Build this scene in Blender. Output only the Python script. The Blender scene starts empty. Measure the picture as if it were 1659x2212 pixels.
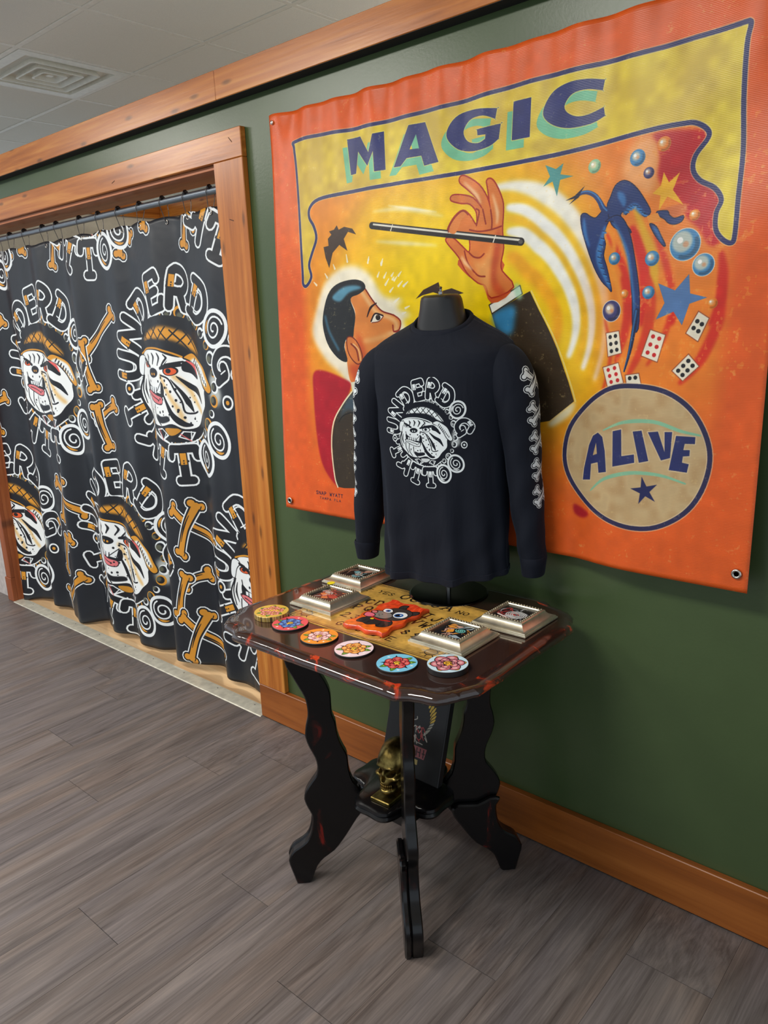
import bpy, bmesh, math, random
import numpy as np
from mathutils import Vector, Matrix

# ------------------------------------------------------------------ camera, world, exposure
SC = bpy.context.scene
COL = SC.collection
PI = math.pi

def set_camera():
    yaw, pit, rol = -.7262, -.2466, -.0426
    f = Vector((math.sin(yaw)*math.cos(pit), math.cos(yaw)*math.cos(pit), math.sin(pit)))
    r = Vector((math.cos(yaw), -math.sin(yaw), 0)); u = r.cross(f)
    c, s = math.cos(rol), math.sin(rol)
    r2 = r*c + u*s; u2 = u*c - r*s
    cam = bpy.data.cameras.new('camera'); cam.sensor_fit = 'VERTICAL'
    cam.sensor_height = 36.0; cam.lens = 1656.0/2212*36.0; cam.clip_start = .05; cam.clip_end = 60
    o = bpy.data.objects.new('camera', cam); COL.objects.link(o)
    m = Matrix(((r2.x, u2.x, -f.x, 2.20875), (r2.y, u2.y, -f.y, -1.73223), (r2.z, u2.z, -f.z, 1.50092), (0, 0, 0, 1)))
    o.matrix_world = m; SC.camera = o
set_camera()
W = bpy.data.worlds.new('world'); SC.world = W; W.use_nodes = True
bg = W.node_tree.nodes['Background']; bg.inputs[0].default_value = (.80, .90, 1.0, 1); bg.inputs[1].default_value = .85
SC.view_settings.view_transform = 'Standard'; SC.view_settings.look = 'None'
SC.view_settings.exposure = 0.0; SC.view_settings.gamma = 1.0; SC.view_settings.use_curve_mapping = False
LAMP_W = 41.0

# ------------------------------------------------------------------ small helpers
def lin(c):
    out = []
    for v in c[:3]:
        v = v/255.0
        out.append(v/12.92 if v <= .04045 else ((v+.055)/1.055)**2.4)
    return tuple(out) + (1.0,)

def tag(o, label=None, cat=None, group=None, kind=None):
    if label: o['label'] = label
    if cat: o['category'] = cat
    if group: o['group'] = group
    if kind: o['kind'] = kind
    return o

def link(name, me, mat=None, parent=None, loc=None):
    o = bpy.data.objects.new(name, me); COL.objects.link(o)
    if mat is not None and not me.materials: me.materials.append(mat)
    if parent is not None: o.parent = parent
    if loc is not None: o.location = loc
    return o

def empty(name, loc=(0, 0, 0), rz=0.0):
    o = bpy.data.objects.new(name, None); COL.objects.link(o); o.location = loc; o.rotation_euler = (0, 0, rz)
    o.empty_display_size = .05
    return o

def smooth(me, ang=None):
    me.polygons.foreach_set('use_smooth', [True]*len(me.polygons))
    if ang is not None:
        try: me.set_sharp_from_angle(angle=ang)
        except Exception: pass

def mesh(name, v, f, uv=None, sm=False, ang=None):
    me = bpy.data.meshes.new(name); me.from_pydata([tuple(map(float, p)) for p in v], [], [tuple(map(int, q)) for q in f])
    me.update()
    if uv is not None:
        l = me.uv_layers.new(name='UVMap'); a = np.asarray(uv, dtype=np.float32)
        idx = np.empty(len(me.loops), dtype=np.int32); me.loops.foreach_get('vertex_index', idx)
        l.data.foreach_set('uv', a[idx].ravel())
    if sm: smooth(me, ang)
    return me

def from_bm(name, bm, sm=False, ang=None):
    bmesh.ops.recalc_face_normals(bm, faces=bm.faces)
    me = bpy.data.meshes.new(name); bm.to_mesh(me); bm.free()
    if sm: smooth(me, ang)
    return me

def bbox_mesh(name, x0, x1, y0, y1, z0, z1, c=.0015, seg=1):
    bm = bmesh.new(); bmesh.ops.create_cube(bm, size=1)
    for v in bm.verts:
        v.co = ((x0+x1)/2+v.co.x*(x1-x0), (y0+y1)/2+v.co.y*(y1-y0), (z0+z1)/2+v.co.z*(z1-z0))
    if c > 0:
        bmesh.ops.bevel(bm, geom=list(bm.edges), offset=min(c, .45*min(x1-x0, y1-y0, z1-z0)), segments=seg, affect='EDGES', profile=.5)
    return from_bm(name, bm, seg > 1, .6)

def box(name, x0, x1, y0, y1, z0, z1, mat, parent=None, c=.0015, seg=1):
    return link(name, bbox_mesh(name, x0, x1, y0, y1, z0, z1, c, seg), mat, parent)

def loft(rings, cap0=True, cap1=True, closed=True):
    rings = [np.asarray(r, float) for r in rings]; n = len(rings[0]); v = np.concatenate(rings); f = []
    for i in range(len(rings)-1):
        for j in range(n if closed else n-1):
            k = (j+1) % n
            f.append((i*n+j, i*n+k, (i+1)*n+k, (i+1)*n+j))
    if cap0: f.append(tuple(reversed(range(n))))
    if cap1: f.append(tuple(range((len(rings)-1)*n, len(rings)*n)))
    return v, f

def lathe(prof, n=32, c=(0, 0, 0)):
    rings = []
    for r, z in prof:
        a = np.arange(n)*2*PI/n
        rings.append(np.stack([c[0]+r*np.cos(a), c[1]+r*np.sin(a), np.full(n, c[2]+z)], 1))
    return loft(rings)

def tube(path, r, n=8, closed=False):
    P = np.asarray(path, float); m = len(P); rr = np.full(m, r) if np.isscalar(r) else np.asarray(r, float)
    rings = []; up = np.array([0.0, 0, 1])
    for i in range(m):
        if closed: t = P[(i+1) % m]-P[(i-1) % m]
        else: t = P[min(i+1, m-1)]-P[max(i-1, 0)]
        t = t/np.linalg.norm(t)
        a = np.cross(t, up)
        if np.linalg.norm(a) < 1e-3: a = np.cross(t, [1.0, 0, 0])
        a /= np.linalg.norm(a); b = np.cross(t, a)
        th = np.arange(n)*2*PI/n
        rings.append(P[i]+rr[i]*(np.cos(th)[:, None]*a+np.sin(th)[:, None]*b))
    if closed:
        v, f = loft(rings, False, False); k = (m-1)*n
        for j in range(n): f.append((k+j, k+(j+1) % n, (j+1) % n, j))
        return v, f
    return loft(rings)

def join(parts):
    v = []; f = []; o = 0
    for a, b in parts:
        v.append(np.asarray(a)); f += [tuple(i+o for i in q) for q in b]; o += len(a)
    return np.concatenate(v), f

def torus(R, r, c, nrm='y', n=24, m=8):
    a = np.arange(n)*2*PI/n
    if nrm == 'y': P = np.stack([R*np.cos(a), 0*a, R*np.sin(a)], 1)
    elif nrm == 'z': P = np.stack([R*np.cos(a), R*np.sin(a), 0*a], 1)
    else: P = np.stack([0*a, R*np.cos(a), R*np.sin(a)], 1)
    return tube(P+np.asarray(c), r, m, True)

def inset(P, d):
    P = np.asarray(P, float); A = np.sum(P[:, 0]*np.roll(P[:, 1], -1)-np.roll(P[:, 0], -1)*P[:, 1])
    e = np.roll(P, -1, 0)-P; e /= np.linalg.norm(e, axis=1)[:, None]+1e-12
    nn = np.stack([-e[:, 1], e[:, 0]], 1)*(1 if A > 0 else -1)
    b = nn+np.roll(nn, 1, 0); b /= np.linalg.norm(b, axis=1)[:, None]+1e-9
    k = 1/np.clip(np.sum(b*nn, 1), .45, 1)
    return P+b*(d*k)[:, None]

def spl(P, closed=False, n=5):
    P = np.asarray(P, float); m = len(P); out = []
    rng = m if closed else m-1
    for i in range(rng):
        if closed: a, b, c, d = P[(i-1) % m], P[i], P[(i+1) % m], P[(i+2) % m]
        else: a, b, c, d = P[max(i-1, 0)], P[i], P[i+1], P[min(i+2, m-1)]
        for k in range(n):
            t = k/n
            out.append(.5*((2*b)+(c-a)*t+(2*a-5*b+4*c-d)*t*t+(3*b-a-3*c+d)*t**3))
    if not closed: out.append(P[-1])
    return np.array(out)

def pp(s): return np.array([[float(q) for q in t.split(',')] for t in s.split()])

# ------------------------------------------------------------------ print shop: draws flat prints in memory
class Canvas:
    def __init__(s, w, h, k, bgc):
        s.k = k; s.W = int(round(w*k)); s.H = int(round(h*k))
        s.a = np.empty((s.H, s.W, 3), np.float32); s.a[:] = bgc
    def mask(s, polys, SS=3, pad=0):
        E = []
        for p in polys:
            p = np.asarray(p, np.float64)*s.k; E.append(np.concatenate([p, np.roll(p, -1, 0)], 1))
        E = np.concatenate(E)
        x0 = max(int(math.floor(min(E[:, 0].min(), E[:, 2].min())))-1-pad, 0); x1 = min(int(math.ceil(max(E[:, 0].max(), E[:, 2].max())))+1+pad, s.W)
        y0 = max(int(math.floor(E[:, 1].min()))-1-pad, 0); y1 = min(int(math.ceil(E[:, 1].max()))+1+pad, s.H)
        if x1 <= x0 or y1 <= y0: return None
        w = x1-x0; h = y1-y0
        sg = np.where(E[:, 3] > E[:, 1], 1.0, -1.0)
        ya = np.minimum(E[:, 1], E[:, 3]); yb = np.maximum(E[:, 1], E[:, 3])
        r0 = np.clip(np.ceil((ya-y0)*SS-.5).astype(int), 0, h*SS); r1 = np.clip(np.ceil((yb-y0)*SS-.5).astype(int), 0, h*SS)
        cnt = np.maximum(r1-r0, 0); tot = cnt.sum()
        buf = np.zeros((h*SS, w+2), np.float32)
        if tot:
            ei = np.repeat(np.arange(len(E)), cnt)
            off = np.arange(tot)-np.repeat(np.cumsum(cnt)-cnt, cnt)
            row = r0[ei]+off; yy = (row+.5)/SS+y0
            xx = E[ei, 0]+(yy-E[ei, 1])/(E[ei, 3]-E[ei, 1])*(E[ei, 2]-E[ei, 0])-x0
            xx = np.clip(xx, 0, w); xi = xx.astype(int); fr = xx-xi
            np.add.at(buf, (row, xi), sg[ei]*(1-fr)); np.add.at(buf, (row, xi+1), sg[ei]*fr)
        m = np.minimum(np.abs(np.cumsum(buf, 1)[:, :w]), 1).reshape(h, SS, w).mean(1)
        return m, x0, y0
    def paint(s, mk, col, al=1.0):
        if mk is None: return
        m, x0, y0 = mk; h, w = m.shape; A = s.a[y0:y0+h, x0:x0+w]
        m = (m*al)[..., None]
        A += (np.asarray(col, np.float32)-A)*m
    def fill(s, pts, col, al=1.0, soft=0, holes=()):
        P = np.asarray(pts, float); A = np.sum(P[:, 0]*np.roll(P[:, 1], -1)-np.roll(P[:, 0], -1)*P[:, 1])
        if A < 0: P = P[::-1]
        L = [P]
        for h in holes:
            h = np.asarray(h, float); B = np.sum(h[:, 0]*np.roll(h[:, 1], -1)-np.roll(h[:, 0], -1)*h[:, 1])
            L.append(h if B < 0 else h[::-1])
        r = int(soft*s.k)
        mk = s.mask(L, pad=2*r)
        if mk is not None and r > 0: mk = (blur(mk[0], r), mk[1], mk[2])
        s.paint(mk, col, al)
    def stroke(s, pts, w, col, al=1.0, soft=0, flat=False):
        P = np.asarray(pts, float); n = len(P); hw = (np.full(n, w) if np.isscalar(w) else np.interp(np.linspace(0, 1, n), np.linspace(0, 1, len(w)), w))/2
        L = []; th = np.arange(10)*2*PI/10; cs = np.stack([np.cos(th), np.sin(th)], 1)
        for i in range(n):
            if not (flat and i in (0, n-1)): L.append(P[i]+cs*hw[i])
            if i < n-1:
                d = P[i+1]-P[i]; l = np.hypot(*d)
                if l < 1e-6: continue
                q = np.array([-d[1], d[0]])/l
                L.append(np.array([P[i]-q*hw[i], P[i+1]-q*hw[i+1], P[i+1]+q*hw[i+1], P[i]+q*hw[i]]))
        R = []
        for p in L:
            A = np.sum(p[:, 0]*np.roll(p[:, 1], -1)-np.roll(p[:, 0], -1)*p[:, 1]); R.append(p if A > 0 else p[::-1])
        r = int(soft*s.k); mk = s.mask(R, pad=2*r)
        if mk is not None and r > 0: mk = (blur(mk[0], r), mk[1], mk[2])
        s.paint(mk, col, al)
    def disc(s, x, y, r, col, al=1.0, soft=0, ry=None):
        t = np.arange(28)*2*PI/28; s.fill(np.stack([x+r*np.cos(t), y+(ry or r)*np.sin(t)], 1), col, al, soft)
    def ring(s, x, y, r, w, col, ry=None):
        t = np.linspace(0, 2*PI, 29); s.stroke(np.stack([x+r*np.cos(t), y+(ry or r)*np.sin(t)], 1), w, col)
    def image(s, name):
        im = bpy.data.images.new(name, s.W, s.H, alpha=False)
        A = np.ones((s.H, s.W, 4), np.float32); A[..., :3] = np.clip(s.a, 0, 255)/255.0
        im.pixels.foreach_set(np.ascontiguousarray(A[::-1]).ravel()); im.update(); im.pack()
        return im

def blur(m, r):
    for _ in range(2):
        for ax in (0, 1):
            p = np.pad(m, [(r+1, r) if i == ax else (0, 0) for i in (0, 1)])
            c = np.cumsum(p, ax); n = m.shape[ax]
            m = (np.take(c, range(2*r+1, 2*r+1+n), ax)-np.take(c, range(0, n), ax))/(2*r+1)
    return m

def vnoise(h, w, cell, seed):
    g = np.random.RandomState(seed).rand(int(h/cell)+3, int(w/cell)+3).astype(np.float32)
    y = np.arange(h)/cell; x = np.arange(w)/cell; yi = y.astype(int); xi = x.astype(int)
    fy = (y-yi)[:, None]; fx = (x-xi)[None]; fy = fy*fy*(3-2*fy); fx = fx*fx*(3-2*fx)
    a = g[yi][:, xi]; b = g[yi][:, xi+1]; c = g[yi+1][:, xi]; d = g[yi+1][:, xi+1]
    return (a*(1-fx)+b*fx)*(1-fy)+(c*(1-fx)+d*fx)*fy

GL = {'A': ['0,1 .5,0 1,1', '.2,.62 .8,.62'], 'B': ['0,1 0,0 .6,0 .85,.22 .6,.47 0,.47', '.6,.47 1,.72 .65,1 0,1'], 'C': ['1,.2 .7,0 .25,.05 0,.5 .25,.95 .7,1 1,.8'],
 'D': ['0,0 0,1 .55,1 1,.5 .55,0 0,0'], 'E': ['.9,0 0,0 0,1 .95,1', '0,.5 .7,.5'], 'F': ['.9,0 0,0 0,1', '0,.5 .7,.5'], 'G': ['1,.2 .7,0 .25,.05 0,.5 .25,.95 .7,1 1,.8 1,.55 .6,.55'],
 'H': ['0,0 0,1', '1,0 1,1', '0,.5 1,.5'], 'I': ['.5,0 .5,1', '.2,0 .8,0', '.2,1 .8,1'], 'J': ['.8,0 .8,.75 .5,1 .15,.9 .05,.7'], 'K': ['0,0 0,1', '.95,0 0,.55', '.3,.42 1,1'],
 'L': ['0,0 0,1 .9,1'], 'M': ['0,1 .1,0 .5,.75 .9,0 1,1'], 'N': ['0,1 0,0 1,1 1,0'], 'O': ['.5,0 .1,.2 0,.5 .1,.8 .5,1 .9,.8 1,.5 .9,.2 .5,0'], 'P': ['0,1 0,0 .65,0 .95,.25 .65,.52 0,.52'],
 'Q': ['.5,0 .1,.2 0,.5 .1,.8 .5,1 .9,.8 1,.5 .9,.2 .5,0', '.6,.7 1,1.08'], 'R': ['0,1 0,0 .65,0 .95,.25 .65,.5 0,.5', '.5,.5 1,1'], 'S': ['.95,.15 .6,0 .15,.08 .1,.32 .5,.48 .92,.66 .85,.93 .4,1 .02,.85'],
 'T': ['0,0 1,0', '.5,0 .5,1'], 'U': ['0,0 0,.7 .3,1 .7,1 1,.7 1,0'], 'V': ['0,0 .5,1 1,0'], 'W': ['0,0 .22,1 .5,.3 .78,1 1,0'], 'X': ['0,0 1,1', '1,0 0,1'], 'Y': ['0,0 .5,.5 1,0', '.5,.5 .5,1'], 'Z': ['0,0 1,0 0,1 1,1'],
 '1': ['.25,.2 .55,0 .55,1'], '2': ['.05,.25 .4,0 .85,.12 .85,.38 0,1 1,1'], '3': ['.05,.1 .5,0 .9,.22 .45,.46 .95,.72 .5,1 .03,.86'], '4': ['.75,1 .75,0 0,.68 1,.68'], '5': ['.9,0 .15,0 .1,.42 .6,.38 .95,.68 .5,1 .03,.88'],
 '6': ['.85,.05 .3,.3 .05,.7 .4,1 .9,.78 .6,.48 .1,.62'], '7': ['0,0 1,0 .4,1'], '8': ['.5,.46 .12,.25 .5,0 .88,.25 .5,.46 .03,.75 .5,1 .97,.75 .5,.46'], '9': ['.95,.35 .5,.55 .08,.3 .5,0 .95,.28 .8,.75 .3,1'], '0': ['.5,0 .1,.2 0,.5 .1,.8 .5,1 .9,.8 1,.5 .9,.2 .5,0']}
for _k in GL: GL[_k] = [pp(q) for q in GL[_k]]

def text(cv, s, x, y, h, col, wd=.16, cw=.62, gap=.3, rot=0.0, serif=False):
    """left/top anchored at x, y; rot in radians"""
    c, sn = math.cos(rot), math.sin(rot); R = np.array([[c, sn], [-sn, c]]); pen = 0.0
    for ch in s:
        if ch in GL:
            for q in GL[ch]:
                P = (q*np.array([cw*h, h])+np.array([pen, 0]))@R+np.array([x, y])
                cv.stroke(P, wd*h, col)
                if serif:
                    for e in (q[0], q[-1]):
                        if e[1] in (0.0, 1.0):
                            S = (np.array([[e[0]*cw*h-.16*h, e[1]*h], [e[0]*cw*h+.16*h, e[1]*h]])+np.array([pen, 0]))@R+np.array([x, y])
                            cv.stroke(S, .09*h, col)
        pen += (cw+gap)*h
BA={
 'scroll':'103,88 220,87 362,94 545,95 708,94 903,89 1075,91 1268,92 1371,90 1384,91 1387,98 1382,131 1382,226 1388,320 1387,403 1387,477 1381,492 1363,483 1348,462 1346,430 1354,406 1338,381 1307,362 1292,339 1296,312 1319,283 1315,266 1292,251 1267,248 1217,247 1138,251 1010,258 851,260 672,259 470,256 299,257 203,261 165,281 161,308 179,335 188,370 168,410 153,444 161,478 140,503 124,498 123,459 116,284 108,164 99,104',
 'M':'318,116 371,117 403,163 418,118 456,118 461,216 422,215 419,162 398,197 361,154 352,211 332,212',
 'A':'543,118 597,120 641,223 594,225 584,199 536,198 514,215 490,214',
 'Ah':'567,144 577,180 546,178',
 'G':'816,129 811,152 776,138 736,140 716,163 729,188 761,198 783,192 784,182 760,180 758,166 826,165 821,198 794,211 746,214 700,202 668,172 672,145 701,122 753,119',
 'I':'860,123 909,124 906,209 857,208',
 'C':'1087,124 1083,145 1049,136 1014,138 995,156 999,172 1022,186 1051,188 1087,179 1091,198 1059,208 1008,208 966,194 941,171 945,146 967,122 1004,113 1048,115',
 'wand':'409,355 888,442',
 'hand':'760,529 727,501 704,462 670,426 665,414 685,415 712,437 736,455 738,423 721,403 688,403 671,398 673,385 692,362 716,351 737,365 758,391 759,359 738,336 711,331 681,321 684,311 710,313 747,325 777,355 757,323 729,299 707,281 710,268 728,272 765,296 788,327 800,358 792,306 789,289 800,287 814,302 832,339 835,367 833,409 837,452 829,487 833,508 863,546 797,568 784,538',
 'palm1':'736,455 750,466 768,469 781,461',
 'palm2':'737,399 767,406 803,405 831,400',
 'palm3':'721,449 731,479 759,511 782,516',
 'f1':'758,391 766,359 757,351',
 'f2':'800,358 804,385 803,403',
 'f3':'777,355 786,390',
 'hlt':'712,461 722,478 743,496',
 'hlt2':'805,322 819,366 818,393',
 'hlt3':'719,283 756,316 770,339',
 'wrist':'701,470 732,513 773,534 795,583 855,559 830,523 833,480',
 'cuff':'788,587 883,544 888,564 794,609',
 'sleeve':'793,609 887,568 910,559 932,607 981,700 1015,779 1032,825 967,876 868,896 818,699',
 'slblue':'796,611 860,590 861,626 848,662 812,654',
 'slwhite':'967,877 1032,826 1024,858 976,890',
 'halo':'157,650 180,570 216,501 280,462 341,458 399,487 443,547 509,559 482,582 531,600 498,619 508,648 463,680 405,722 319,802 270,767 207,723',
 'red':'165,759 282,781 312,811 241,914 228,990 238,1085 247,1117 195,1072 166,997 151,834',
 'face':'351,536 377,523 404,558 429,586 467,600 487,617 480,642 464,648 455,674 396,698 384,722 380,783 317,795 299,731 293,674 320,666 337,593 320,550',
 'hair':'204,597 227,536 266,506 328,496 368,504 378,523 353,538 320,550 336,593 330,636 323,665 301,663 290,687 301,730 266,723 226,687 206,642',
 'hairhl':'246,542 291,516 339,513 363,522 315,532 277,556',
 'hairhl2':'214,597 229,642 266,696',
 'ear':'301,663 323,660 347,683 360,722 345,738 323,727 304,700',
 'earin':'317,679 337,696 345,727',
 'brow':'380,603 394,578 415,566',
 'eye':'393,616 408,595 433,601',
 'eyelow':'396,620 419,617 435,603',
 'nose':'467,600 488,618 481,643 464,647 462,629',
 'prof':'377,524 404,559 431,588 467,601 488,618 481,642 464,647',
 'cheek':'371,671 406,667 447,655',
 'jawsh':'338,644 370,697 375,779 325,789 308,740 345,731',
 'collar':'314,792 380,781 384,845 318,822',
 'jacket':'316,820 279,858 241,914 228,990 238,1085 252,1118 335,1112 391,1101 397,844 343,830',
 'jblue':'313,826 342,846 384,862 383,907 304,875 265,904 279,867',
 'jline':'259,914 278,894 316,883 378,889',
 'jedge':'316,820 277,859 237,915 225,991 235,1085 248,1119',
 'bat':'274,341 281,354 303,348 334,356 348,373 317,363 300,381 313,415 282,396 254,416 238,458 224,428 217,397 238,395 236,375 251,365 242,355 262,352',
 'bat2':'552,561 582,538 635,521 641,545 676,539 713,553 665,562 614,546 578,552',
 'motL1':'414,319 522,324 654,357',
 'motL2':'423,399 521,412 634,428',
 'motL3':'469,309 554,327 634,344',
 'tail':'1176,507 1185,565 1190,617 1180,695 1167,750',
 'rs1b':'1152,544 1166,603 1162,668 1144,728',
 'rs2b':'1211,548 1221,592 1214,676 1178,758',
 'rs3b':'1256,551 1270,607 1252,683 1221,735',
 'rs4b':'1367,558 1369,636 1338,721 1297,773',
 'rs6b':'1109,634 1129,721 1104,825',
 'star4':'1232,1019',
 'dom':['1113,664 1148,659 1158,709 1122,718', '1224,658 1259,670 1244,729 1206,715', '1326,623 1349,638 1329,686 1302,668', '1311,711 1335,737 1302,769 1277,747', '1109,742 1151,730 1167,776 1125,787', '1170,758 1203,753 1211,782 1175,785'],
 'ovalpts':'1012,958 1025,887 1073,827 1132,790 1197,782 1266,793 1321,827 1358,880 1372,937 1359,1005 1324,1060 1265,1099 1201,1110 1133,1098 1077,1067 1030,1016',
 'Al':'1066,1014 1068,986 1080,927 1090,904 1104,895 1117,904 1126,937 1132,986 1111,991 1107,966 1088,972 1087,1011',
 'Alh':'1092,951 1104,946 1100,919',
 'Ll':'1145,888 1167,882 1171,944 1202,937 1204,956 1149,971',
 'Il':'1196,885 1217,881 1237,949 1215,955',
 'Vl':'1232,884 1255,881 1273,926 1270,881 1287,880 1286,938 1266,945',
 'El':'1296,888 1338,888 1338,903 1316,904 1314,918 1328,917 1328,930 1314,932 1313,946 1328,948 1325,967 1285,965',
 'mi1':'1119,888 1173,865 1243,860 1305,877 1348,884',
 'mi2':'1090,1037 1128,1003 1194,981 1264,979 1323,992',
 'text':'151,1145',
 'text2':'164,1157',
 'redblob':'1045,1078 1086,1095 1071,1109 1046,1101',
 'neck':'1034,357 1043,352 1059,352 1077,361 1090,376 1098,390 1107,399',
 'beak':'1004,363 1028,355 1052,337 1042,351 1038,360 1013,373 1028,361',
 'wingL':'1046,401 1056,397 1068,405 1081,410 1091,403 1102,395 1115,411 1107,431 1101,449 1107,468 1103,492 1111,517 1118,542 1125,571 1117,563 1100,547 1081,515 1063,470 1049,428',
 'wfeL':'1105,431 1096,464 1091,497 1102,528 1121,564',
 'wfeL2':'1053,408 1057,438 1068,470',
 'wingR':'1109,390 1116,370 1126,348 1142,340 1158,345 1175,360 1193,385 1207,411 1195,419 1182,404 1172,394 1159,402 1153,410 1146,403 1140,411 1150,427 1166,449 1141,441 1121,427',
 'wfeR':'1148,408 1162,398 1174,396 1188,411 1198,418',
 'wfeR2':'1134,363 1144,377 1148,392',
 'body':'1107,419 1124,421 1142,447 1156,478 1169,521 1174,564 1178,594 1183,655 1195,656 1194,595 1187,549 1177,504 1166,461 1152,427 1133,410',
 'bodyl':'1125,424 1143,453 1161,496 1172,545 1181,594 1186,646',
 'feath':'1208,436 1221,443 1232,462 1243,481 1241,484 1226,467 1215,451',
 'feathl':'1215,443 1225,455 1237,477',
 'wingT':'1222,413 1243,414 1248,423 1260,431 1278,428 1275,438 1261,442 1248,438 1239,429 1226,421',
 'flag':'1200,419 1223,415 1233,433 1205,434',
 'patch':'1240,407 1276,404 1287,417 1277,424 1254,429 1238,414',
 'rs1':'1112,447 1134,485 1156,532 1173,588 1179,646',
 'ys1':'1111,435 1128,470 1125,518 1142,571 1159,645',
 'rs2':'1169,441 1184,475 1199,520 1206,580 1202,646',
 'ys2':'1175,406 1200,462 1219,507 1226,567 1221,647',
 'rs3':'1222,461 1244,509 1259,551 1269,569',
 'rs4':'1364,510 1370,547 1369,603 1352,650',
 'rs5':'1273,625 1270,648',
 'peach':'1142,333 1155,280 1188,258 1213,273 1222,308 1219,344 1208,376 1189,371',
 'redR':'1206,258 1248,258 1315,269 1322,281 1293,313 1292,340 1314,365 1349,389 1356,406 1345,440 1358,488 1337,491 1315,459 1283,427 1276,404 1244,378 1221,344 1223,308 1218,277',
 'star1':'948,277 976,290 995,280 988,303 1022,312 988,315 981,350 968,316 944,324 961,304',
 'star2':'1232,335 1244,357 1266,340 1253,373 1277,406 1242,385 1225,411 1227,381 1210,375 1227,361',
 'star3':'1301,546 1306,586 1342,596 1306,607 1293,651 1273,622 1235,637 1252,603 1235,561 1273,578',
 'bub':['1073,299', '1174,298', '1200,332', '1230,280', '1302,429', '1287,486', '1329,530', '1130,501', '1217,508', '1214,579', '1157,579', '1126,615', '1353,608'],
 'e1':'811,308 866,311 918,326 967,352 1010,388 1047,432 1076,482 1097,537 1110,595 1112,654 1105,713 1088,769',
 'e2':'849,335 896,344 939,362 979,389 1014,423 1044,463 1067,508 1083,556 1092,606 1093,658 1086,708 1071,756',
 'e3':'851,359 893,367 933,384 969,408 1001,439 1029,475 1050,516 1065,561 1073,607 1073,654 1067,700 1053,744',
 'e4':'852,385 890,392 926,407 959,428 988,456 1013,489 1032,526 1046,566 1053,608 1053,650 1048,691 1035,731',
 'e5':'854,415 887,421 918,433 947,452 973,476 994,505 1012,537 1023,572 1029,608 1030,645 1024,682 1013,716',
 'e6':'855,445 884,449 911,460 936,476 959,496 977,520 992,548 1002,578 1007,609 1008,641 1003,672 993,701',
 'e7':'857,475 881,478 903,487 924,500 942,516 958,537 970,560 979,584 983,610 983,636 979,662 971,686',
}

# ------------------------------------------------------------------ the painted carnival banner (millimetres on the cloth)
def star(cx, cy, R, r, n=5, rot=0.0):
    a = rot+np.arange(2*n)*PI/n; q = np.where(np.arange(2*n) % 2 == 0, R, r)
    return np.stack([cx+q*np.sin(a), cy-q*np.cos(a)], 1)

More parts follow.
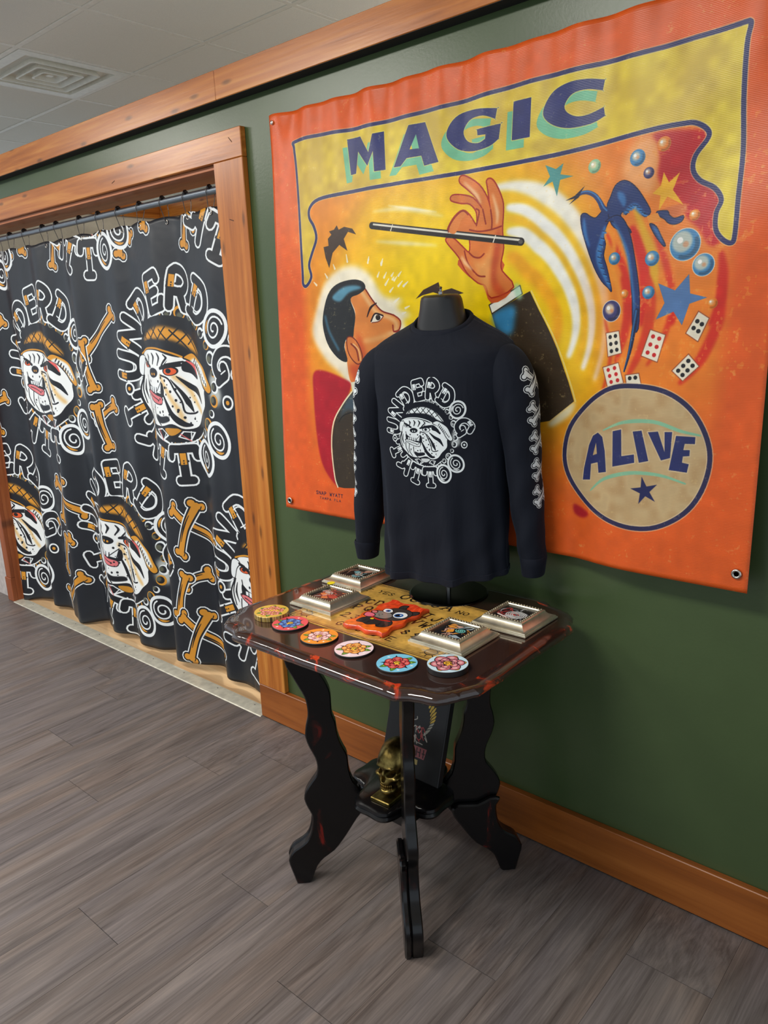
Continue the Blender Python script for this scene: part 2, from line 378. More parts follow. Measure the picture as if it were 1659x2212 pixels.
def draw_banner():
    k = 1.05; cv = Canvas(1470, 1215, k, (226, 100, 42)); H, Wd = cv.H, cv.W
    yy, xx = np.mgrid[0:H, 0:Wd]; xx = (xx/k).astype(np.float32); yy = (yy/k).astype(np.float32)
    n1 = vnoise(H, Wd, 90, 1); n2 = vnoise(H, Wd, 22, 2); n3 = vnoise(H, Wd, 7, 3)
    def blend(m, col): cv.a[:] += (np.asarray(col, np.float32)-cv.a)*np.clip(m, 0, 1)[..., None]
    blend((n2*.6+n3*.4)*.35, (206, 84, 34))
    ins = np.clip((xx-108)/40, 0, 1)*np.clip((1400-xx)/40, 0, 1)*np.clip((yy-90)/40, 0, 1)
    ye = np.exp(-(np.abs((xx-610)/470)**3.2)-(np.abs((yy-560)/385)**3.6))
    blend(ye*1.35*ins*(.85+.25*n1), (236, 176, 40))
    blend(np.exp(-(np.abs((xx-700)/330)**2.6)-(np.abs((yy-560)/270)**2.6))*1.25*ins, (240, 206, 22))
    blend(np.exp(-((xx-1090)/150)**2-((yy-690)/230)**2)*.85*ins, (233, 196, 32))
    blend(np.exp(-((xx-210)/110)**2-((yy-330)/110)**2)*.75, (224, 138, 40))
    B = {q: ([pp(t) for t in v] if isinstance(v, list) else pp(v)) for q, v in BA.items()}
    navy = (44, 48, 96); mint = (118, 190, 150)
    # sweep of light on the right, flames, red drapery
    for nm, w, c, a, sf in (('e7', 70, (236, 160, 34), .8, 8), ('e6', 52, (240, 200, 30), .95, 5), ('e5', 46, (246, 246, 236), 1, 4), ('e4', 34, (238, 186, 34), .95, 4), ('e3', 44, (246, 246, 238), 1, 4), ('e2', 30, (238, 190, 36), .95, 4), ('e1', 36, (244, 244, 236), .95, 5),
                        ('motL1', 13, (247, 240, 205), .75, 4), ('motL2', 13, (247, 240, 205), .75, 4), ('motL3', 7, (250, 248, 230), .8, 2)):
        P = spl(B[nm]); cv.stroke(P, [w*.4, w*1.2, w, w*.55, w*.3] if nm[0] == 'e' else [w*.3, w, w*.35], c, a, sf)
    blend(np.exp(-np.abs((xx-1260)/165)**4-np.abs((yy-520)/330)**4)*1.2*ins, (230, 130, 46))
    cv.fill(spl(B['peach'], True), (240, 172, 112), .9, 10)
    for nm, w, c in (('rs1', 15, (206, 44, 32)), ('ys1', 12, (234, 150, 50)), ('rs2', 26, (206, 42, 34)), ('ys2', 20, (222, 172, 44)), ('rs3', 14, (206, 56, 34)), ('rs1b', 20, (206, 48, 30)), ('rs2b', 24, (210, 60, 34)), ('rs3b', 12, (206, 52, 30)), ('rs4', 20, (200, 40, 30)), ('rs4b', 22, (204, 46, 32)), ('rs5', 16, (200, 40, 32)), ('rs6b', 10, (208, 66, 34))):
        cv.stroke(spl(B[nm]), [w*.5, w, w, w*.4], c, .92, 3)
    cv.fill(spl(B['redR'], True), (186, 28, 36), 1, 4)
    cv.fill(spl(B['redblob'], True), (160, 24, 40), .9, 3)
    blend(((n3 > .72)*(n2 > .5)*(xx > 1120)*(yy > 250)*(yy < 760))*.35, (236, 150, 60))
    # scroll with the lettering
    S = spl(B['scroll'], True, 4)
    cv.fill(S, (212, 182, 66)); mk = cv.mask([S])
    m, x0, y0 = mk; A = cv.a[y0:y0+m.shape[0], x0:x0+m.shape[1]]; sub = (n1*.6+n2*.4)[y0:y0+m.shape[0], x0:x0+m.shape[1]]
    A += (np.array((226, 204, 66), np.float32)-A)*(m*np.clip(sub*1.8-.5, 0, 1))[..., None]
    A += (np.array((190, 150, 62), np.float32)-A)*(m*np.clip(.55-xx[y0:y0+m.shape[0], x0:x0+m.shape[1]]/900, 0, 1)*.8)[..., None]
    Sc = np.concatenate([S, S[:1]]); cv.stroke(Sc, 13, (236, 220, 170), .55); cv.stroke(Sc, 9.5, navy)
    for L in 'MAGIC':
        P = B[L]
        if L in 'GC':
            cn = (0, 1, 8, 9) if L == 'C' else (0, 1, 7, 8, 9, 10, 11, 12)
            P = spl(np.concatenate([np.repeat(P[i:i+1], 2 if i in cn else 1, 0) for i in range(len(P))]), True, 4)
        hs = [B['Ah']] if L == 'A' else []
        o = np.array([-16, 20]); cv.fill(P+o, mint, 1, 0, [h+o for h in hs])
        cv.stroke(np.concatenate([P, P[:1]]), 3.5, (226, 214, 110), .8); cv.fill(P, (40, 48, 104), 1, 0, hs)
    # bats
    for nm in ('bat', 'bat2'): cv.fill(B[nm], (62, 46, 34))
    # magician's head
    cv.fill(spl(B['halo'], True), (246, 240, 222), .95, 9)
    rs = np.random.RandomState(4)
    for i in range(34):
        a = rs.uniform(-2.6, .9); r = rs.uniform(150, 215); cx, cy = 345, 640
        p = np.array([cx+r*math.cos(a), cy+r*math.sin(a)]); d = np.array([math.cos(a), math.sin(a)])*rs.uniform(8, 22)
        cv.stroke([p, p+d], [7, 3], (247, 242, 222), .85)
    cv.fill(spl(B['red'], True), (172, 28, 42), 1, 3)
    skin = (222, 138, 70); F = spl(B['face'], True, 4)
    cv.fill(F, skin); cv.fill(spl(B['jawsh'], True), (196, 78, 40), .85, 9)
    cv.stroke(spl(B['prof'])+np.array([-14, 6]), 12, (240, 196, 140), .8, 4); cv.stroke(spl(B['prof']), 4, (120, 36, 30))
    cv.stroke(spl(B['nose']), 4, (150, 50, 34)); cv.stroke(spl(B['cheek']), 14, (236, 176, 110), .8, 5)
    cv.stroke(spl(B['hairhl2'])+np.array([62, -6]), 16, (190, 84, 46), .5, 6)
    cv.fill(spl(B['hair'], True, 4), (36, 38, 40)); cv.fill(spl(B['hairhl'], True), (96, 152, 176), .95, 3); cv.stroke(spl(B['hairhl2']), 9, (66, 108, 130), .9, 3)
    cv.fill(spl(B['ear'], True), (214, 124, 64)); e = spl(B['ear'], True); cv.stroke(np.concatenate([e, e[:1]]), 3.5, (110, 40, 28)); cv.stroke(spl(B['earin']), 5, (130, 50, 34)); cv.stroke(spl(B['earin'])+np.array([8, 0]), 4, (240, 190, 130))
    cv.stroke(spl(B['brow']), [3, 7, 3], (50, 24, 24)); cv.fill(spl(np.concatenate([B['eye'], B['eyelow'][::-1]]), True), (240, 232, 214)); cv.stroke(spl(B['eye']), 4.5, (40, 20, 20)); cv.disc(417, 606, 8, (40, 30, 26)); cv.stroke(spl(B['eyelow']), 2.5, (120, 50, 34))
    cv.fill(B['collar'], (224, 222, 196)); cv.fill(spl(B['collar']*.5+.5*B['collar'].mean(0), True), (176, 204, 168), .8, 3)
    cv.fill(spl(B['jacket'], True, 3), (58, 48, 36)); cv.fill(spl(B['jblue'], True), (66, 84, 98), .9, 7); cv.stroke(spl(B['jline']), 3, (24, 22, 20)); cv.stroke(spl(B['jedge']), 5, (240, 226, 190))
    # raised arm, hand and wand
    cv.fill(spl(B['slwhite'], True), (238, 230, 196), .9, 5)
    cv.fill(B['sleeve'], (58, 46, 32)); sl = spl(B['sleeve'][2:7]); cv.stroke(sl+np.array([4, 0]), 4, (238, 214, 120)); cv.fill(spl(B['slblue'], True), (64, 140, 186), .95, 8)
    cv.fill(B['cuff'], (238, 238, 222)); cv.stroke(np.concatenate([B['cuff'], B['cuff'][:1]]), 3, (60, 50, 40)); cv.stroke(B['cuff'][1:3]*.9+B['cuff'][[0, 3]]*.1, 20, (168, 214, 180), .7, 4)
    cv.fill(spl(B['wrist'], True, 3), (200, 92, 44)); hd = spl(B['hand'], True, 3)
    cv.stroke(np.concatenate([hd, hd[:1]]), 7, (160, 44, 26)); cv.fill(hd, (216, 122, 58))
    cv.fill(spl(pp('745,470 770,480 800,450 815,420 800,520 790,560 770,530'), True), (236, 164, 92), .9, 8)
    cv.fill(spl(pp('812,440 826,400 828,460 815,520 840,560 822,570 800,530'), True), (184, 70, 36), .8, 6)
    for nm in ('palm1', 'palm2', 'palm3', 'f1', 'f2', 'f3'): cv.stroke(spl(B[nm]), 4, (146, 48, 28))
    for nm in ('hlt', 'hlt2', 'hlt3'): cv.stroke(spl(B[nm]), [3, 9, 4], (246, 206, 160), .9, 3)
    w = B['wand']; cv.stroke(w, 19, (32, 28, 26)); d = (w[1]-w[0])/np.hypot(*(w[1]-w[0])); q = np.array([d[1], -d[0]])
    cv.stroke(w+q*3.5+d*np.array([[6], [-6]]), 5, (222, 220, 206)); cv.stroke([w[1]-d*3, w[1]], 10, (90, 86, 80)); cv.stroke([w[0]+d*70-q*8, w[0]+d*74+q*8], 3, (232, 226, 210)); cv.stroke([w[1]-d*80-q*8, w[1]-d*76+q*8], 3, (232, 226, 210))
    cv.fill(spl(pp('673,398 675,383 694,362 716,351 728,358 712,372 702,392 690,404'), True), (222, 134, 68)); cv.stroke(spl(pp('671,398 675,383 694,362 716,351 732,362')), 3.5, (146, 48, 28))
    # bird
    blue = (40, 58, 108); lb = (66, 124, 182)
    cv.fill(spl(B['patch'], True), (206, 112, 62), .95, 2)
    for nm in ('wingL', 'wingR', 'wingT', 'feath', 'body'):
        P = spl(B[nm], True, 3); cv.stroke(np.concatenate([P, P[:1]]), 3.5, (24, 26, 54)); cv.fill(P, blue)
    for nm, w in (('wfeL', 13), ('wfeL2', 9), ('wfeR', 13), ('wfeR2', 16), ('bodyl', 8), ('feathl', 7)): cv.stroke(spl(B[nm]), [w*.4, w, w*.8, w*.3], lb, .85, 2)
    for P in (spl(B['wfeL']), spl(B['wfeR'])):
        for q in range(2, len(P)-1, 2): cv.stroke([P[q], P[q]+np.array([7, 3])], [5, 2], lb); cv.stroke([P[q]+np.array([-2, -3]), P[q]+np.array([6, 0])], 1.3, (22, 24, 50))
    cv.fill(B['flag'], (230, 148, 58))
    cv.stroke(spl(B['neck']), [7, 9, 11, 15], blue); cv.stroke(spl(B['neck'])+np.array([1, -2]), 3, lb); cv.fill(B['beak'], (28, 30, 56))
    cv.stroke(spl(B['tail'][2:]), [12, 9, 3], (30, 38, 70)); cv.stroke(spl(B['tail'][2:])+np.array([-2, 0]), [5, 3, 1], (58, 112, 166), .8)
    # bubbles
    rad = (15, 17, 11.5, 15, 11.5, 32, 22, 13.5, 16, 14, 10, 23, 11); typ = 'gbnoobbbbbonot'
    for (x, y), r, t in zip([q[0] for q in B['bub']], rad, typ):
        base = {'g': (140, 190, 150), 'b': (66, 132, 180), 'o': (228, 126, 34), 'n': (66, 64, 110)}[t]
        if r > 20: cv.disc(x, y, r+1.5, (228, 222, 208))
        cv.disc(x, y, r, base); cv.stroke(np.stack([x+r*.8*np.cos(np.linspace(-.4, 1.9, 9)), y+r*.8*np.sin(np.linspace(-.4, 1.9, 9))], 1), r*.28, tuple(c*.62 for c in base), .8, 1)
        big = r > 20 and t == 'b'
        cv.disc(x-r*.2, y-r*.2, r*(.68 if big else .5), (206, 206, 186) if big else (236, 214, 176), .85, 2); cv.disc(x-r*.35, y-r*.3, r*.2, (250, 248, 240)); cv.disc(x+r*.05, y-r*.02, r*.2, (220, 120, 60) if t != 'g' else (240, 236, 190), .5, 1)
    s4 = B['star4'][0]
    cv.fill(B['star1'], (84, 152, 148)); cv.fill(B['star2'], (236, 178, 42)); cv.fill(B['star3'], (86, 120, 166))
    for i, D in enumerate(B['dom']):
        cv.fill(D, (236, 228, 206)); cv.stroke(np.concatenate([D, D[:1]]), 2, (150, 80, 50)); pc = (34, 32, 34) if i not in (1, 4) else (190, 40, 40)
        for a in (.3, .7):
            for b in ((.2, .5, .8) if i in (0, 1, 3, 4) else (.35, .65) if i == 2 else (.3,)):
                p = (D[0]*(1-a)+D[1]*a)*(1-b)+(D[3]*(1-a)+D[2]*a)*b; cv.disc(p[0], p[1], 4.6, pc)
    # ALIVE roundel
    O = spl(B['ovalpts'], True, 5); cv.fill(O, (202, 176, 132)); mk = cv.mask([O]); m, x0, y0 = mk; A = cv.a[y0:y0+m.shape[0], x0:x0+m.shape[1]]
    A += (np.array((176, 146, 104), np.float32)-A)*(m*np.clip(n2*1.6-.55, 0, 1)[y0:y0+m.shape[0], x0:x0+m.shape[1]])[..., None]
    Oc = np.concatenate([O, O[:1]]); cv.stroke(Oc, 15, (226, 206, 176), .6); cv.stroke(Oc, 10.5, (48, 46, 78))
    for nm in ('mi1', 'mi2'): cv.stroke(spl(B[nm]), [3, 9, 8, 4], (128, 192, 160), .85)
    for nm in ('Al', 'Ll', 'Il', 'Vl', 'El'):
        P = B[nm]; cv.stroke(np.concatenate([P, P[:1]]), 5, (216, 196, 160), .8); cv.fill(P, (46, 52, 100), 1, 0, [B['Alh']] if nm == 'Al' else [])
    cv.fill(star(s4[0], s4[1], 34, 12, 5, -.25), (40, 42, 84))
    text(cv, 'SNAP WYATT', 150, 1141, 10.5, (40, 30, 60), .2, .75, .42); text(cv, 'TAMPA FLA', 166, 1159, 7, (40, 30, 60), .2, .85, .7)
    # worn paint
    wr = np.clip((n3*.6+vnoise(H, Wd, 3, 8)*.5+n2*.35-1.02)*4, 0, 1)
    blend(wr*.28, (238, 214, 150)); cv.a *= (.93+.1*n2+.05*n1)[..., None]
    g = cv.a.mean(2, keepdims=True); cv.a = (g+(cv.a-g)*1.08)*.93
    return cv.image('banner_paint')

# ------------------------------------------------------------------ bulldog emblem shared by curtain and shirt
GLY = {'U': (['-.34,-.44 -.32,.12 -.16,.42 .16,.42 .32,.12 .34,-.44'], (-.33, -.3, -.33, .0)), 'N': (['-.34,.44 -.34,-.44 .34,.44 .34,-.44'], (-.34, -.3, -.34, .05)),
 'D': (['-.26,-.44 -.26,.44', '-.44,-.44 .1,-.44 .38,-.16 .38,.16 .1,.44 -.44,.44'], (-.26, -.36, -.26, -.05)), 'E': (['.34,-.28 .3,-.44 -.28,-.44 -.28,.44 .32,.44 .38,.26', '-.28,0 .2,0'], (-.28, -.36, -.28, -.05)),
 'R': (['-.3,.44 -.3,-.44 .12,-.44 .32,-.2 .1,.04 -.3,.04', '0,.04 .2,.44 .4,.44'], (-.3, -.36, -.3, -.05)), 'G': (['.36,-.24 .06,-.44 -.3,-.2 -.34,.14 -.1,.42 .22,.38 .32,.1 .06,.1', '.32,.1 .44,.4'], (-.26, -.3, .06, -.44)),
 'T': (['-.44,-.2 -.4,-.42 .4,-.42 .44,-.2', '0,-.42 0,.44', '-.2,.46 .2,.46'], (0, -.3, 0, .02)), 'A': (['-.42,.44 -.1,.3 .04,-.44 .4,.44', '-.16,.12 .24,.12'], (.06, -.36, .16, -.04))}

def motif(cv, cx, cy, sc, rot, colour, xs=1.0):
    """the emblem, 900 units to its rim"""
    c, s = math.cos(rot), math.sin(rot)
    def T(P):
        P = np.asarray(P, float).reshape(-1, 2)
        return np.stack([cx+sc*xs*(c*P[:, 0]-s*P[:, 1]), cy+sc*(s*P[:, 0]+c*P[:, 1])], 1)
    Wh = (232, 238, 240); K = (22, 24, 30) if colour else (0, 0, 0); O = (214, 148, 44) if colour else (236, 240, 242)
    Pk = (222, 96, 92) if colour else Wh; Gy = (120, 122, 96) if colour else Wh
    st = lambda P, w, col, al=1, soft=0, flat=False: cv.stroke(T(P), np.asarray(w)*sc if not np.isscalar(w) else w*sc, col, al, soft*sc, flat)
    fl = lambda P, col, al=1, soft=0: cv.fill(T(P), col, al, soft*sc)
    def el(x, y, rx, ry=None, n=20):
        t = np.arange(n)*2*PI/n; return np.stack([x+rx*np.cos(t), y+(ry or rx)*np.sin(t)], 1)
    # cloud of bubbles
    for x, y, r in ((-590, 90, 90), (600, 130, 95), (-560, -60, 70), (590, 10, 70)): fl(el(x, y, r), (206, 212, 206), .85, 26)
    for i in range(30):
        a = 2*PI*i/30; R = 600; x = R*math.sin(a); y = -R*math.cos(a); r = 52*(1+.28*math.sin(i*2.4))
        fl(el(x, y, r), O if i % 2 else Wh); fl(el(x*.985, y*.985, r*.70), K); fl(el(x*.95, y*.95, r*.5), Gy, .7, 8)
    # letters
    for word, a0, a1, up in (('UNDERDOG', -82, 80, True), ('TATTOO', 246, 132, False)):
        n = len(word)
        for i, ch in enumerate(word):
            a = math.radians(a0+(a1-a0)*i/(n-1)); R = 792; ox, oy = R*math.sin(a), -R*math.cos(a)
            th = a if up else a+PI
            h = 345.0; wd = 300.0
            def G(P):
                P = np.asarray(P, float)*np.array([wd, h]); cc, ss = math.cos(th), math.sin(th)
                return np.stack([ox+cc*P[:, 0]-ss*P[:, 1], oy+ss*P[:, 0]+cc*P[:, 1]], 1)
            if ch == 'O':
                t = np.linspace(0, 2*PI, 30); st(G(np.stack([.46*np.cos(t), .46*np.sin(t)], 1)), 46, Wh); fl(G(np.stack([.42*np.cos(t), .42*np.sin(t)], 1)), K)
                t = np.linspace(.6, 3.6*PI, 34); r = .05+.3*(t/(3.6*PI)); st(G(np.stack([r*np.cos(t), r*np.sin(t)], 1)), 17, Wh)
                t = np.linspace(1.9, 2.9, 6); st(G(np.stack([.36*np.cos(t), .36*np.sin(t)], 1)), [8, 28, 8], O)
            else:
                sk, band = GLY[ch]; sk = [pp(q) for q in sk]
                if ch in 'UDGR': sk = [spl(q, False, 3) if len(q) > 3 else q for q in sk]
                for q in sk: st(G(q), 112, Wh)
                for q in sk: st(G(q), 76, K)
                if ch in 'DUG':
                    for q in sk[-1:]: st(G(q*.55), 13, Wh)
                b = np.array(band).reshape(2, 2); st(G(b), 56, O, 1, 0, True)
                for j in range(7):
                    p = G([b[1]+np.array([.16*math.sin(j*2.1), -.05+.06*math.cos(j*3.7)])]); st(p, 15, K)
    for a in (104, 262):
        x, y = 790*math.sin(math.radians(a)), -790*math.cos(math.radians(a)); fl(el(x, y, 66), Wh); fl(el(x, y, 46), K); fl(el(x, y, 20), O)
    # head; traced points are centred here
    D = lambda t: (pp(t)-np.array([752, 1085]))*np.array([1.44, 1.0])
    DS = lambda t, cl=True: spl(D(t), cl, 4)
    fl(DS('380,1440 480,1560 620,1650 780,1670 900,1620 990,1480 940,1440 720,1560 480,1480'), K)
    st(DS('430,1530 560,1640 720,1690 860,1660 960,1570', False), 14, Wh)
    fl(DS('640,1545 780,1545 740,1600 680,1605'), O, .9)
    for t in ('530,1560 600,1545 680,1610 605,1665', '755,1620 790,1565 870,1575 835,1660'):
        P = D(t); fl(P, Wh); fl(P.mean(0)+(P-P.mean(0))*.72, K); st([P[1]*.4+P[2]*.6, P[3]], 10, Wh); st([P[0]*.5+P[1]*.5, P[3]], 8, Pk)
    base = DS('360,860 460,820 640,820 830,890 900,862 985,900 1062,985 1092,1080 1105,1180 1046,1185 1040,1320 965,1420 900,1520 805,1548 720,1500 600,1528 480,1508 400,1430 330,1330 308,1200 350,1062 318,1030 325,900')
    st(np.concatenate([base, base[:1]]), 34, K); fl(base, (238, 242, 242))
    if colour: st(DS('760,1060 840,1150 900,1290 960,1380', False), 44, (226, 178, 96), .8, 14); st(DS('640,1060 700,1200 780,1380 800,1500', False), 40, (226, 178, 96), .8, 14)
    # hat
    hat = DS('362,872 368,760 420,650 520,560 640,525 780,530 900,580 1000,670 1062,780 1082,905 1062,950 960,868 860,856 800,884 640,824 500,812 400,832'); st(np.concatenate([hat, hat[:1]]), 16, K); fl(hat, K)
    net = DS('425,742 480,672 600,622 720,612 850,672 950,770 1000,870 900,830 780,744 640,722 520,726'); fl(net, O, 1, 16 if colour else 8)
    for i in range(7):
        x = 430+i*90; st(D('%d,%d %d,%d' % (x, 780-20*(i < 2), x+120, 590+i*14)), 13, K); st(D('%d,%d %d,%d' % (x-30, 600+i*12, x+110, 790+i*16)), 13, K)
    fl(DS('362,852 400,762 520,728 660,744 800,808 865,872 800,892 640,822 480,812'), K); st(DS('358,856 450,812 600,806 740,842 835,896', False), 17, O)
    # ears
    er = DS('838,892 900,860 975,902 1050,972 1092,1080 1122,1170 1092,1202 1040,1150 1000,1060 940,965 862,912'); st(np.concatenate([er, er[:1]]), 26, K); fl(er, O if colour else Wh); fl(er.mean(0)+(er-er.mean(0))*.72, Wh, 1, 10)
    for i in range(9): st([D('%d,%d' % (920+i*19, 935+i*26))[0], D('%d,%d' % (935+i*17, 905+i*27))[0]], 13, K)
    el_ = DS('362,872 322,900 310,1030 340,1060 366,960 400,900'); st(np.concatenate([el_, el_[:1]]), 18, K); fl(el_, Wh)
    fl(DS('830,930 905,965 950,1060 940,1090 880,1040 820,1010'), K); st(DS('850,925 915,975 945,1050', False), [8, 34, 8], Pk)
    # brow
    for t in ('470,860 490,890 480,930', '540,850 565,890 545,950', '610,850 640,895 610,960', '690,862 720,900 670,965 655,990'): st(DS(t, False), [8, 40, 14], K); st(DS(t, False)+np.array([16, -4]), 10, Wh)
    st(DS('390,900 430,925 500,985', False), [12, 34, 26], K); st(DS('640,990 720,965 830,930', False), [26, 44, 12], K)
    for x, y, r in ((440, 955, 46), (735, 1012, 62)):
        fl((el(x, y, r, r*.72)-np.array([752, 1085]))*np.array([1.44, 1.0]), K); fl((el(x, y+4, r*.8, r*.55)-np.array([752, 1085]))*np.array([1.44, 1.0]), (222, 92, 44) if colour else Wh); fl((el(x-8, y, r*.34)-np.array([752, 1085]))*np.array([1.44, 1.0]), K)
    st(D('395,905 500,975'), 26, K); st(D('650,985 810,960'), 30, K)
    # muzzle and mouth
    fl(DS('410,1100 470,1150 600,1165 650,1120 668,1200 640,1260 540,1240 420,1215'), K)
    for i in range(6):
        x = 440+i*33; fl(D('%d,1158 %d,1160 %d,%d %d,%d' % (x, x+27, x+24, 1212+(i % 2)*10, x+3, 1212+(i % 2)*10)), Wh)
    fl(D('640,1112 566,1212 622,1226'), Wh); st(D('640,1112 566,1212'), 9, K); st(D('640,1112 622,1230'), 9, K)
    tg = DS('396,1206 470,1208 560,1240 628,1262 622,1318 545,1312 445,1262'); st(np.concatenate([tg, tg[:1]]), 18, K); fl(tg, (224, 120, 124) if colour else Wh); st(DS('430,1228 520,1258 590,1288', False), 9, K)
    ns = (el(540, 1032, 74, 54)-np.array([752, 1085]))*np.array([1.44, 1.0]); fl(ns, Wh); fl(ns.mean(0)+(ns-ns.mean(0))*.84, K)
    for x in (522, 556): fl((el(x, 1044, 10, 13)-np.array([752, 1085]))*np.array([1.44, 1.0]), O)
    st(DS('640,1052 720,1082 760,1180 800,1290 815,1390 870,1402 905,1385', False), 16, K)
    st(DS('780,1062 860,1150 930,1200 985,1300', False), [8, 50, 60, 14], K); st(DS('740,1090 800,1200 840,1300 870,1385', False), [6, 30, 54, 12], K)
    st(DS('650,1215 690,1320 730,1420 800,1500 850,1510', False), [14, 46, 60, 20], K)
    st(DS('410,1060 418,1130 405,1210', False), 12, K); st(DS('350,1065 322,1200 345,1330', False), 14, K)
    st(DS('400,1250 400,1350 440,1450', False), 14, K); st(DS('460,1280 450,1400 500,1500', False), 13, K); st(DS('525,1330 530,1440 590,1520', False), 13, K)
    fl(DS('540,1420 600,1440 680,1430 700,1470 620,1500 560,1490'), K, 1, 5); st(DS('365,1100 350,1200 375,1290', False), [8, 26, 8], K)
    rs = np.random.RandomState(7)
    for i in range(46):
        x = rs.uniform(430, 1000); y = rs.uniform(1080, 1500)
        if 540 < x < 900 and y > 1120 or y > 1300 and x < 700: st(D('%f,%f' % (x, y)), rs.uniform(9, 24), K)
    for x, y in ((600, 1110), (640, 1075), (685, 1100), (680, 1165), (730, 1200), (765, 1280), (775, 1370), (810, 1440), (480, 1110), (590, 1400), (630, 1390), (480, 1380)): st(D('%d,%d' % (x, y)), 26, K)

def bone(cv, a, b, w, colour):
    a = np.asarray(a, float); b = np.asarray(b, float); d = (b-a)/np.hypot(*(b-a)); q = np.array([-d[1], d[0]])
    mid = spl([a, (a+b)/2+q*w*.35, b], False, 4)
    kn = [a-d*w*.2+q*w*.8, a-d*w*.2-q*w*.8, b+d*w*.2+q*w*.8, b+d*w*.2-q*w*.8]
    K = (18, 20, 26) if colour else (0, 0, 0); O = (208, 142, 44) if colour else (232, 238, 240)
    for e, col in ((w*1.0, (232, 238, 240)), (w*.55, K), (0, O)):
        cv.stroke(mid, [w*1.25+e, w*.95+e, w*1.25+e], col)
        for p in kn: cv.stroke([p, p+(p-(a if np.hypot(*(p-a)) < np.hypot(*(p-b)) else b))*.12], w*1.2+e, col)
    cv.stroke(mid[2:-2]+q*w*.3, [w*.1, w*.32, w*.1], K); cv.stroke([kn[1], kn[1]+d*w*.5], w*.16, K); cv.stroke([kn[3], kn[3]-d*w*.5], w*.16, K)

BONES = '100,-290 -115,-120;-130,-170 -90,30;40,110 -85,170;-85,120 -40,300'
BONES2 = '-76,-288 150,-150;40,-310 -50,-100;60,-5 -40,40;-40,10 -95,190'
def draw_curtain():
    cv = Canvas(2200, 1910, .82, (27, 31, 38))
    H, Wd = cv.H, cv.W; cv.a *= (.94+.1*vnoise(H, Wd, 120, 5))[..., None]
    for cx, cy, B in ((1145, 640, BONES), (55, 640, BONES), (2235, 640, BONES), (600, 1460, BONES2), (1690, 1460, BONES2), (600, -165, BONES2), (1690, -165, BONES2), (600, 1950, BONES), (1690, 1950, BONES2)):
        for t in B.split(';'):
            p = pp(t)+np.array([cx, cy]); bone(cv, p[0], p[1], 25, True)
    for x in (820, 1420, 1870, 330): bone(cv, (x, -30), (x-45, 110), 23, True); bone(cv, (x-60, -60), (x+45, 50), 23, True)
    for cx, cy, r in ((600, 620, 0), (1690, 620, 0), (55, 1440, .1), (1145, 1440, .12), (2235, 1440, .05), (55, -200, 0), (1145, -240, .1), (2210, -200, .1)):
        motif(cv, cx, cy, .442, r, True)
    return cv.image('curtain_print')

def draw_shirt():
    cv = Canvas(300, 300, 2.6, (0, 0, 0)); motif(cv, 150, 150, .150, 0, False, .87)
    return cv.image('shirt_print')

def draw_sleeve():
    cv = Canvas(140, 400, 2.0, (0, 0, 0))
    for i in range(5):
        y = 42+i*77; bone(cv, (46, y-19), (94, y+19), 8.5, False); bone(cv, (94, y-19), (46, y+19), 8.5, False)
    return cv.image('sleeve_print')

# ------------------------------------------------------------------ small prints
def rose(cv, x, y, R, c1, c2, dark, core, n=7, seed=0):
    rs = np.random.RandomState(seed)
    for lay, (rr, k) in enumerate(((1.0, n), (.66, 5), (.4, 4))):
        for i in range(k):
            a = 2*PI*i/k+lay*.5+rs.uniform(-.1, .1); px, py = x+R*rr*.62*math.cos(a), y+R*rr*.62*math.sin(a); r = R*rr*.42
            cv.disc(px, py, r*1.08, (24, 20, 24)); cv.disc(px, py, r*.95, c1); cv.disc(px-r*.3*math.cos(a), py-r*.3*math.sin(a), r*.66, dark, .75, 1.0); cv.disc(px+r*.35*math.cos(a), py+r*.35*math.sin(a), r*.4, c2, .9, .8)
    cv.disc(x, y, R*.3, (24, 20, 24)); cv.disc(x, y, R*.25, core)
    t = np.linspace(0, 3.2*PI, 22); cv.stroke(np.stack([x+R*.26*t/10*np.cos(t), y+R*.26*t/10*np.sin(t)], 1), R*.05, (24, 20, 24))
    for a in (.3, 1.2): cv.stroke([(x-R*.1, y+R*.1), (x-R*.35*math.cos(a), y+R*.45*math.sin(a))], [R*.2, R*.05], core)
def leaf(cv, x, y, a, L, col=(96, 150, 50)):
    d = np.array([math.cos(a), math.sin(a)]); q = np.array([-d[1], d[0]]); p = np.array([x, y])
    P = spl([p, p+d*L*.4+q*L*.28, p+d*L, p+d*L*.4-q*L*.28], True, 4); cv.stroke(np.concatenate([P, P[:1]]), L*.08, (18, 26, 14)); cv.fill(P, col); cv.stroke([p, p+d*L*.85], L*.05, (22, 40, 18)); cv.fill(spl([p+d*L*.1, p+d*L*.4+q*L*.2, p+d*L*.7], True, 3), (196, 214, 90), .8, .8)
COAST = [((214, 178, 70), (232, 120, 104), (246, 200, 190), (176, 50, 50), (226, 178, 60)), ((228, 84, 92), (52, 106, 190), (110, 168, 226), (24, 46, 110), (236, 190, 60)), ((240, 150, 44), (236, 188, 186), (250, 226, 222), (196, 96, 104), (236, 192, 60)),
         ((238, 214, 220), (236, 150, 60), (246, 196, 110), (186, 88, 34), (240, 196, 60)), ((122, 196, 226), (206, 70, 70), (232, 130, 120), (130, 24, 40), (240, 196, 60)), ((196, 222, 234), (196, 110, 122), (232, 178, 178), (60, 22, 34), (232, 176, 50))]
